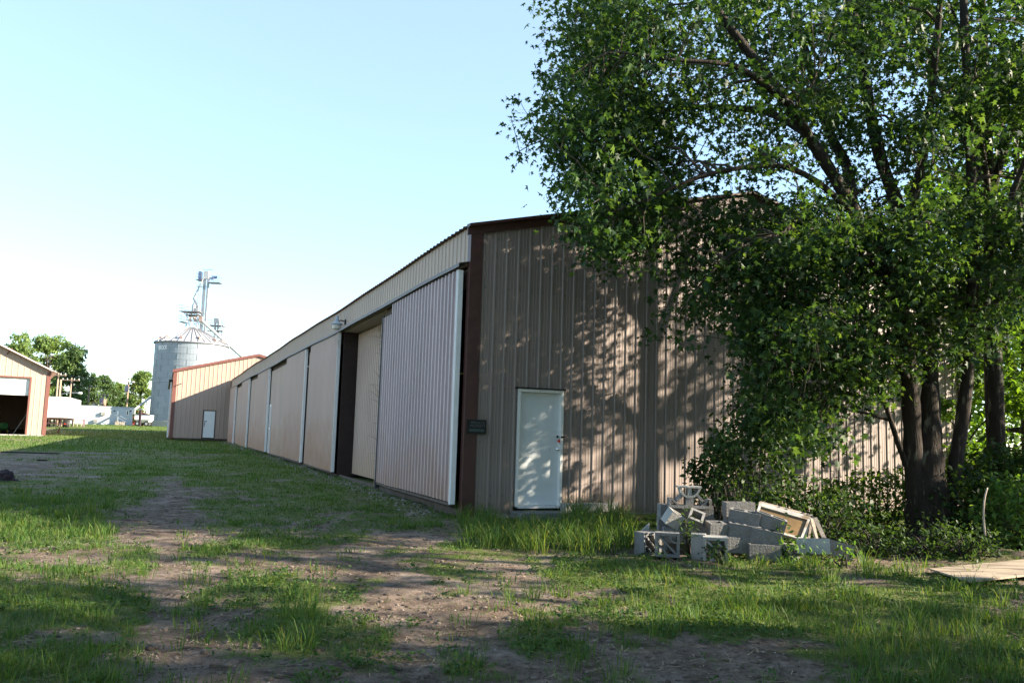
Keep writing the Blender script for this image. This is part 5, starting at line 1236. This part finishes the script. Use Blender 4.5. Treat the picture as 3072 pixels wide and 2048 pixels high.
gen_tree('maple_tree', X(2990, 15.2), 15.2, 13, 2.6, 'dark single trunked tree behind the big maple, near the right edge', M['leaf'], 3800, .12, .2, seed=31, low=.42, blobs=14, shape='maple')
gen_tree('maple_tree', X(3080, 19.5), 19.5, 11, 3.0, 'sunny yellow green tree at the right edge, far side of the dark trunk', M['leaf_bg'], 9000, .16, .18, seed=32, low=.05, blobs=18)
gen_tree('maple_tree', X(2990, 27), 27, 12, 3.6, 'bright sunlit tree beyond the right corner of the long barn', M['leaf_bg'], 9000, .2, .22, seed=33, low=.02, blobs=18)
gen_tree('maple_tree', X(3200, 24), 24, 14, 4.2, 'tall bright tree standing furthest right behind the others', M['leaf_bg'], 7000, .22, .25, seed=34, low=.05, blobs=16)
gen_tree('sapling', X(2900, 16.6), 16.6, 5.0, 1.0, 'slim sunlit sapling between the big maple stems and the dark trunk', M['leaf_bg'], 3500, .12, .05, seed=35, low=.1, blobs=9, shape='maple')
# unseen trees added right of and behind the view to shade yard and gable
SH = [(14.5, 8.0, 9.5, 3.0, 41, .12, 1000), (13.2, 13.6, 7, 2.0, 45, .12, 1500), (12.9, 15.9, 10.5, 2.5, 52, .38, 5200), (13.5, 2.6, 10, 3.0, 42, .1, 4500), (20, 11.8, 12, 3.6, 43, .1, 2500), (21, 2.5, 13, 4.0, 44, .08, 5000), (14, -2.5, 12, 3.8, 46, .05, 5500), (6, -9, 21, 6, 47, .04, 7500), (-3, -11, 22, 6.5, 48, .04, 7500), (-13, -14, 19, 5.5, 49, .05, 6000), (15, -8, 20, 6, 50, .05, 6500)]
for x, y, H, cr, sd, lw, nl_ in SH:
    gen_tree('maple_tree', x, y, H, cr, 'unseen maple added beside or behind the viewer to cast shade', M['leaf'], nl_, (.14 if sd in (45, 52) else .30+.02*max(0, H-13)), .2, seed=sd, low=lw, blobs=14, group='added shade maples round the near yard')

# ------------------------------------------------------------------ shrubs
def shrub(px, py, d, H, R, label, leafm, n, ls, seed, shape='simple', name='shrub', cat='shrub', flat=1.0):
    rng = np.random.default_rng(seed); q = aty(px, py, d); g_ = gz1(q[0], q[1]); o = empty(name, (q[0], q[1], g_-.03), 0, label, cat)
    k = max(5, n//22); cl_ = rng.normal(0, 1, (k, 3)); cl_ /= np.linalg.norm(cl_, axis=1)[:, None]; cl_ *= rng.uniform(.3, 1, (k, 1))**.5
    cl_ = cl_*[R, R*.75, H*.5]+[0, 0, H*.52]; cl_ = cl_[cl_[:, 2] > .08]
    m = MB()
    for i in range(min(len(cl_), 26)):
        m.tube(curve_pts((rng.normal(0, R*.15), rng.normal(0, R*.1), 0), cl_[i], 5, .05, rng), [.014, .012, .009, .006, .003], 5)
    m.build('stems', M['bark_twig'], o)
    leaf_cloud('foliage', clump_points(cl_, 22, max(.07, R*.16), .09, seed), ls, leafm, o, shape, .4, .9, seed+1)
    return o
shrub(2250, 1500, 12.3, 2.2, .62, 'dark leafy sapling thicket against the gable right of the block heap', M['leaf_shrub'], 2200, .085, 51)
shrub(2400, 1530, 12.6, 1.05, .7, 'dark low bush between the window sashes and the maple trunk', M['leaf_shrub'], 1500, .085, 52)
shrub(2160, 1450, 13.4, 1.7, .5, 'narrow dark sapling close to the gable behind the left stack of blocks', M['leaf_shrub'], 1300, .10, 53)
shrub(2500, 1590, 11.8, .85, .7, 'dark weedy bush in front of the maple at the heap end', M['leaf_shrub'], 1200, .075, 54)
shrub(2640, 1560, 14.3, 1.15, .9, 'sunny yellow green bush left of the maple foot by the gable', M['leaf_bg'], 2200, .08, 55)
shrub(2600, 1640, 11.4, .45, .6, 'low green weeds at the left foot of the maple', M['leaf_shrub'], 900, .055, 56)
shrub(2760, 1660, 11.3, .5, .7, 'broad leaved weeds right in front of the maple trunk', M['leaf_shrub'], 550, .06, 57)
shrub(2930, 1560, 13.2, 1.25, .9, 'shady brush with dark leaves behind the bare stick', M['leaf_shrub'], 2800, .09, 58)
shrub(3040, 1600, 12.2, 1.1, .6, 'light green bush at the right edge above the concrete chunk', M['leaf_weed'], 1900, .08, 59)
shrub(3060, 1480, 14.0, 1.7, .8, 'dark bush filling the right edge below the trees', M['leaf_shrub'], 2800, .11, 60)
shrub(2890, 1640, 11.2, .4, .5, 'low weeds between the maple foot and the bare stick', M['leaf_shrub'], 900, .06, 61)
# small plants in the heap
for i, (x, y, d, H, R, lab) in enumerate(((640, 640, 10.5, .60, .09, 'climbing weed in front of the low row of blocks'), (930, 735, 10.1, .26, .16, 'leafy weed inside the front openwork block'), (520, 765, 10.2, .14, .22, 'low weed at the foot of the left openwork block'), (1480, 480, 10.6, .55, .15, 'broad leaved plant in front of the yellowish sash'), (1560, 760, 10.3, .35, .2, 'green weed between the heap and the white tilted block'), (2000, 800, 10.2, .3, .35, 'low weeds at the right end of the block heap'))):
    px, py = bp(x, y); q = aty(px, py, d); g_ = gz1(q[0], q[1])
    if i == 3: H = .75
    shrub(px, py, d, H, R, lab, M['leaf_shrub'] if i in (0, 1, 3) else M['leaf_weed'], 150, .06, 70+i, name='weed', cat='weed')

# ------------------------------------------------------------------ trees far away on the left
FT = [(40, 1003, 135, 120, 'leaf_far', 'pale green tree behind the left barn roof, at the left edge'), (130, 1000, 150, 120, 'leaf_far', 'broad light green tree with loose crown behind the left barn'), (205, 1010, 142, 105, 'leaf_far2', 'tall dense dark green tree right of the left barn, above the white trailer'),
      (268, 1118, 160, 75, 'leaf_far2', 'dark round tree behind the office, left of the gap of sky'), (318, 1125, 165, 75, 'leaf_far2', 'dark tree in the middle of the far row behind the transformer pole'), (352, 1145, 170, 60, 'leaf_far', 'lower olive tree in the far row left of the grey pole'), (375, 1190, 155, 55, 'leaf_far2', 'low dark tree behind the grey pole and the office end'), (415, 1105, 150, 85, 'leaf_far', 'tall yellow green tree just left of the grain bin'), (225, 1150, 165, 60, 'leaf_far2', 'dark tree filling the gap behind the lamp pole')]
for i, (px, yt, d, w, lm_, lab) in enumerate(FT):
    q = aty(px, 1270, d); H = aty(px, yt, d)[2]-gz1(q[0], q[1]); cr = w*d/F/2*1.05
    gen_tree('broadleaf_tree', q[0], q[1], H*1.02, cr, lab, M[lm_], 9000, cr*.12+.05, .35, seed=80+i, low=.06, blobs=20, flat=.9, group='far trees behind the office')
# ------------------------------------------------------------------ grass and stones
def blades(name, X_, Y_, h, w, m, seed, lean=.45, splay=None):
    rng = np.random.default_rng(seed); n = len(X_); Z_ = gz(X_, Y_)-.01
    a = rng.uniform(0, 2*np.pi, n) if splay is None else splay; fa = a+np.pi/2+rng.normal(0, .5, n)
    d = np.stack([np.cos(a), np.sin(a), 0*a], 1); s = np.stack([np.cos(fa), np.sin(fa), 0*a], 1)
    b = np.stack([X_, Y_, Z_], 1); ln = np.abs(rng.normal(lean, .3, n))[:, None]*h[:, None]; hh = h[:, None]; ww = w[:, None]
    up = np.array([0, 0, 1.])
    p1 = b+d*ln*.18+up*hh*.45; p2 = b+d*ln*.55+up*hh*.80; p3 = b+d*ln*1.05+up*hh*(.98-.25*np.clip(ln/hh, 0, 1.6)**2)
    V = np.stack([b-s*ww*.45, b+s*ww*.45, p1-s*ww*.5, p1+s*ww*.5, p2-s*ww*.33, p2+s*ww*.33, p3], 1).reshape(-1, 3)
    base = (np.arange(n)*7)[:, None]
    idx = np.concatenate([base+[0, 1, 3, 2], base+[2, 3, 5, 4], base+[4, 5, 6]], 1).ravel()
    cnt = np.tile([4, 4, 3], n)
    return np_mesh(name, V, cnt, idx, m)
rg = np.random.default_rng(77)
def free(x, y):     # not inside the barns
    s = (x-P0[0])*D2[0]+(y-P0[1])*D2[1]; t = (x-P0[0])*D1[0]+(y-P0[1])*D1[1]
    k = (s > -.05) & (t > -.02) & (s < W) & (t < LEN)
    s2 = (x-P3[0])*E2[0]+(y-P3[1])*E2[1]; t2 = (x-P3[0])*E1[0]+(y-P3[1])*E1[1]
    k |= (t2 > -.4) & (s2 < .1) & (s2 > -W3) & (t2 < LEN3)
    return ~k
def sample(n, y0, y1, p=1.0, half=.68):
    # denser towards the viewer: y = y0*(y1/y0)^u
    u = rg.uniform(0, 1, n)**p; y = y0*(y1/y0)**u; x = rg.uniform(-half, half, n)*(y+1.2)
    return x, y
x, y = sample(330000, 4.3, 46, 1.0); gk = grassiness(x, y)
keep = (rg.uniform(0, 1, len(x)) < np.clip((gk-.46)*1.9, .06, 1)) & free(x, y); x, y, gk = x[keep], y[keep], gk[keep]
tuft = fbm(x*2.1, y*2.1, 3, 9.9)
hgt = (.018+.050*np.clip((tuft-.35)*2.4, 0, 1)*np.clip(gk, .3, 1.1))*rg.uniform(.6, 1.5, len(x))
hgt *= np.where((x < -2.0) & (y < 14), 1.25, 1)
hgt *= np.clip(1.0+(y-14)/40, 1, 1.6)
wd = (.0035+.0008*np.maximum(0, y-4.5))*rg.uniform(.7, 1.4, len(x)); wd = np.minimum(wd, .022)
tag(blades('grass', x, y, hgt, wd, M['grass'], 3), kind='stuff')
x = rg.uniform(-75, 5, 90000); y = 40*(130/40)**rg.uniform(0, 1, 90000); keep = free(x, y) & (np.abs(x/y) < .72) & (rg.uniform(0, 1, 90000) < np.clip((grassiness(x, y)-.3)*2, .05, 1)); x, y = x[keep], y[keep]
tag(blades('grass', x, y, rg.uniform(.06, .17, len(x)), rg.uniform(.02, .045, len(x)), M['grass'], 13), kind='stuff')
# taller tufts: beside the door, along the gable, the left verge, round the heap
TX, TYs, TH, TD = [], [], [], []
def tufts(px0, px1, py0, py1, n, h, spread=.09, per=16):
    for _ in range(n):
        p = PG2(rg.uniform(px0, px1), rg.uniform(py0, py1)); k = int(per*rg.uniform(.5, 1.5)); r = np.abs(rg.normal(0, spread, k)); a = rg.uniform(0, 2*np.pi, k)
        X_ = p[0]+r*np.cos(a); Y_ = p[1]+r*np.sin(a); ok = free(X_, Y_)
        TX.extend(X_[ok]); TYs.extend(Y_[ok]); TD.extend((a+rg.normal(0, .4, k))[ok]); TH.extend((h*rg.uniform(.45, 1.25, k)*rg.uniform(.7, 1.2))[ok])
def PG2(px, py): return atz(px, py, .05)
tufts(1560, 1900, 1590, 1660, 75, .34, .10, 26); tufts(1400, 1560, 1575, 1640, 40, .26, .1, 22); tufts(1380, 1480, 1540, 1580, 16, .30, .07, 18); tufts(1700, 1890, 1560, 1600, 30, .42, .1, 22)
tufts(0, 330, 1470, 1640, 85, .16, .12, 26); tufts(0, 800, 1640, 2048, 90, .13, .08, 18); tufts(1900, 3072, 1690, 1900, 130, .15, .09, 20); tufts(2500, 3072, 1850, 2048, 90, .16, .08, 22)
tufts(1080, 1400, 1440, 1580, 40, .12, .1, 18); tufts(2240, 2280, 1650, 1672, 4, .26, .05, 18); tufts(2590, 2640, 1690, 1720, 4, .30, .05, 16); tufts(2050, 2500, 1660, 1700, 18, .16, .07, 14); tufts(850, 960, 1760, 1930, 26, .17, .09, 22)
tufts(520, 1100, 1560, 1800, 50, .12, .08, 14); tufts(1350, 1950, 1730, 2048, 70, .13, .09, 18)
TX, TYs, TH, TD = map(np.array, (TX, TYs, TH, TD))
tag(blades('tall_grass', TX, TYs, TH, (.0045+.0006*np.maximum(0, TYs-5))*rg.uniform(.7, 1.4, len(TX)), M['grass_tall'], 4, .55, TD), kind='stuff')
# broad leaved ground weeds
x, y = sample(19000, 4.3, 17, .9); gk = grassiness(x, y); wn = fbm(x*1.3, y*1.3, 2, 4.4)
keep = (gk > .42) & (wn+rg.normal(0, .12, len(x)) > .5) & free(x, y); x, y = x[keep], y[keep]
rep = 5; ang = rg.uniform(0, 6.28, (len(x), rep)); rad = rg.uniform(.0, .035, (len(x), rep))
X_ = (x[:, None]+rad*np.cos(ang)).ravel(); Y_ = (y[:, None]+rad*np.sin(ang)).ravel()
Pw = np.stack([X_, Y_, gz(X_, Y_)+rg.uniform(.012, .055, len(X_))], 1)
wl_ = leaf_cloud('ground_weeds', Pw, .036, M['leaf_ground'], None, 'simple', .05, .7, 14, ang.ravel()); tag(wl_, kind='stuff')
# dry thatch on the soil
x, y = sample(26000, 4.3, 22, .9); keep = free(x, y) & (fbm(x*1.9, y*1.9, 3, 6.6) > .48); x, y = x[keep], y[keep]; n = len(x)
a = rg.uniform(0, 2*np.pi, n); Ls = rg.uniform(.02, .10, n)
b_ = np.stack([x, y, gz(x, y)+.006], 1); dv = np.stack([np.cos(a)*Ls, np.sin(a)*Ls, rg.uniform(-.002, .012, n)], 1); sd_ = np.stack([-np.sin(a), np.cos(a), 0*a], 1)*(.0018+.0004*np.maximum(0, y-5))[:, None]
Vt = np.stack([b_-sd_, b_+sd_, b_+dv+sd_, b_+dv-sd_], 1).reshape(-1, 3)
th_ = np_mesh('dry_thatch', Vt, np.full(n, 4), (np.arange(n)[:, None]*4+[0, 1, 2, 3]).ravel(), leafmat('thatch', [(.08, .055, .04), (.26, .19, .12), (.50, .40, .27)], .1, .8, (1, 1, 1))); tag(th_, kind='stuff')
# pebbles and clods
ico = bmesh.new(); bmesh.ops.create_icosphere(ico, subdivisions=1, radius=1); ico.verts.ensure_lookup_table()
IV = np.array([v.co[:] for v in ico.verts]); IF = np.array([[v.index for v in f.verts] for f in ico.faces]); ico.free()
def stones(name, x, y, r, m, seed):
    rng = np.random.default_rng(seed); n = len(x); z = gz(x, y)
    sc = np.stack([r*rng.uniform(.7, 1.4, n), r*rng.uniform(.7, 1.4, n), r*rng.uniform(.35, .8, n)], 1)
    V = np.stack([x, y, z], 1)[:, None]+IV[None]*sc[:, None]*rng.uniform(.78, 1.15, (n, len(IV), 1))
    idx = (IF[None]+(np.arange(n)*len(IV))[:, None, None]).ravel()
    return np_mesh(name, V.reshape(-1, 3), np.full(n*len(IF), 3), idx, m)
x, y = sample(15000, 4.3, 30, .9); gk = grassiness(x, y); keep = (gk < .62) & free(x, y); x, y = x[keep], y[keep]
sm_ = leafmat('stone_mix', [(.13, .10, .085), (.18, .15, .125), (.24, .21, .185), (.36, .34, .32)], 0.0, .95)
tag(stones('gravel', x, y, .002+.010*rg.uniform(0, 1, len(x))**5, sm_, 5), kind='stuff')
x, y = sample(22000, 4.3, 22, .9); gk = grassiness(x, y); keep = (gk < .6) & (fbm(x*1.5, y*1.5, 3, 12.) > .46) & free(x, y); x, y = x[keep], y[keep]
tag(stones('soil_clods', x, y, .006+.028*rg.uniform(0, 1, len(x))**4, leafmat('clod_mix', [(.06, .045, .036), (.11, .086, .07), (.17, .14, .118)], 0., 1), 6), kind='stuff')
# pale stone along the foot of the sliding doors
t_ = rg.uniform(.3, LEN, 5200); s_ = -np.abs(rg.normal(.32, .22, 5200)); x = P0[0]+D2[0]*s_+D1[0]*t_; y = P0[1]+D2[1]*s_+D1[1]*t_
tag(stones('gravel', x, y, rg.uniform(.012, .035, 5200), sm_, 7), kind='stuff')

# ------------------------------------------------------------------ sky, sun, camera
wld = bpy.data.worlds.new('World'); S.world = wld; wld.use_nodes = True; N = wld.node_tree.nodes; Lk = wld.node_tree.links
sk = N.new('ShaderNodeTexSky'); sk.sky_type = 'NISHITA'; sk.sun_disc = False; sk.sun_elevation = R_(SUN_EL); sk.sun_rotation = R_(SUN_AZ)
sk.air_density = 1.0; sk.dust_density = .0; sk.ozone_density = 3.0
N['Background'].inputs['Strength'].default_value = .115; veil = N.new('ShaderNodeMix'); veil.data_type = 'RGBA'; veil.inputs[0].default_value = .5; Lk.new(sk.outputs[0], veil.inputs[6]); veil.inputs[7].default_value = (1.40, 1.82, 2.0, 1); Lk.new(veil.outputs[2], N['Background'].inputs[0])
sl = bpy.data.lights.new('sun', 'SUN'); sl.energy = 5.0; sl.angle = R_(.53); sl.color = (1, .86, .68)
so = bpy.data.objects.new('sun', sl); C.objects.link(so); so.rotation_euler = Vector(-SUNV).to_track_quat('-Z', 'Y').to_euler(); so.location = (30, -5, 30)
cd = bpy.data.cameras.new('camera'); cd.sensor_width = 36; cd.lens = 36*F/3072; cd.clip_start = .1; cd.clip_end = 12000
co = bpy.data.objects.new('camera', cd); C.objects.link(co)
MW = Matrix(RM.tolist()).to_4x4(); MW.translation = O; co.matrix_world = MW; S.camera = co
S.view_settings.view_transform = 'Standard'; S.view_settings.look = 'None'; S.view_settings.gamma = 1; S.view_settings.exposure = 2.12
S.cycles.max_bounces = 6; S.cycles.diffuse_bounces = 4; S.cycles.transparent_max_bounces = 6; S.cycles.use_denoising = True
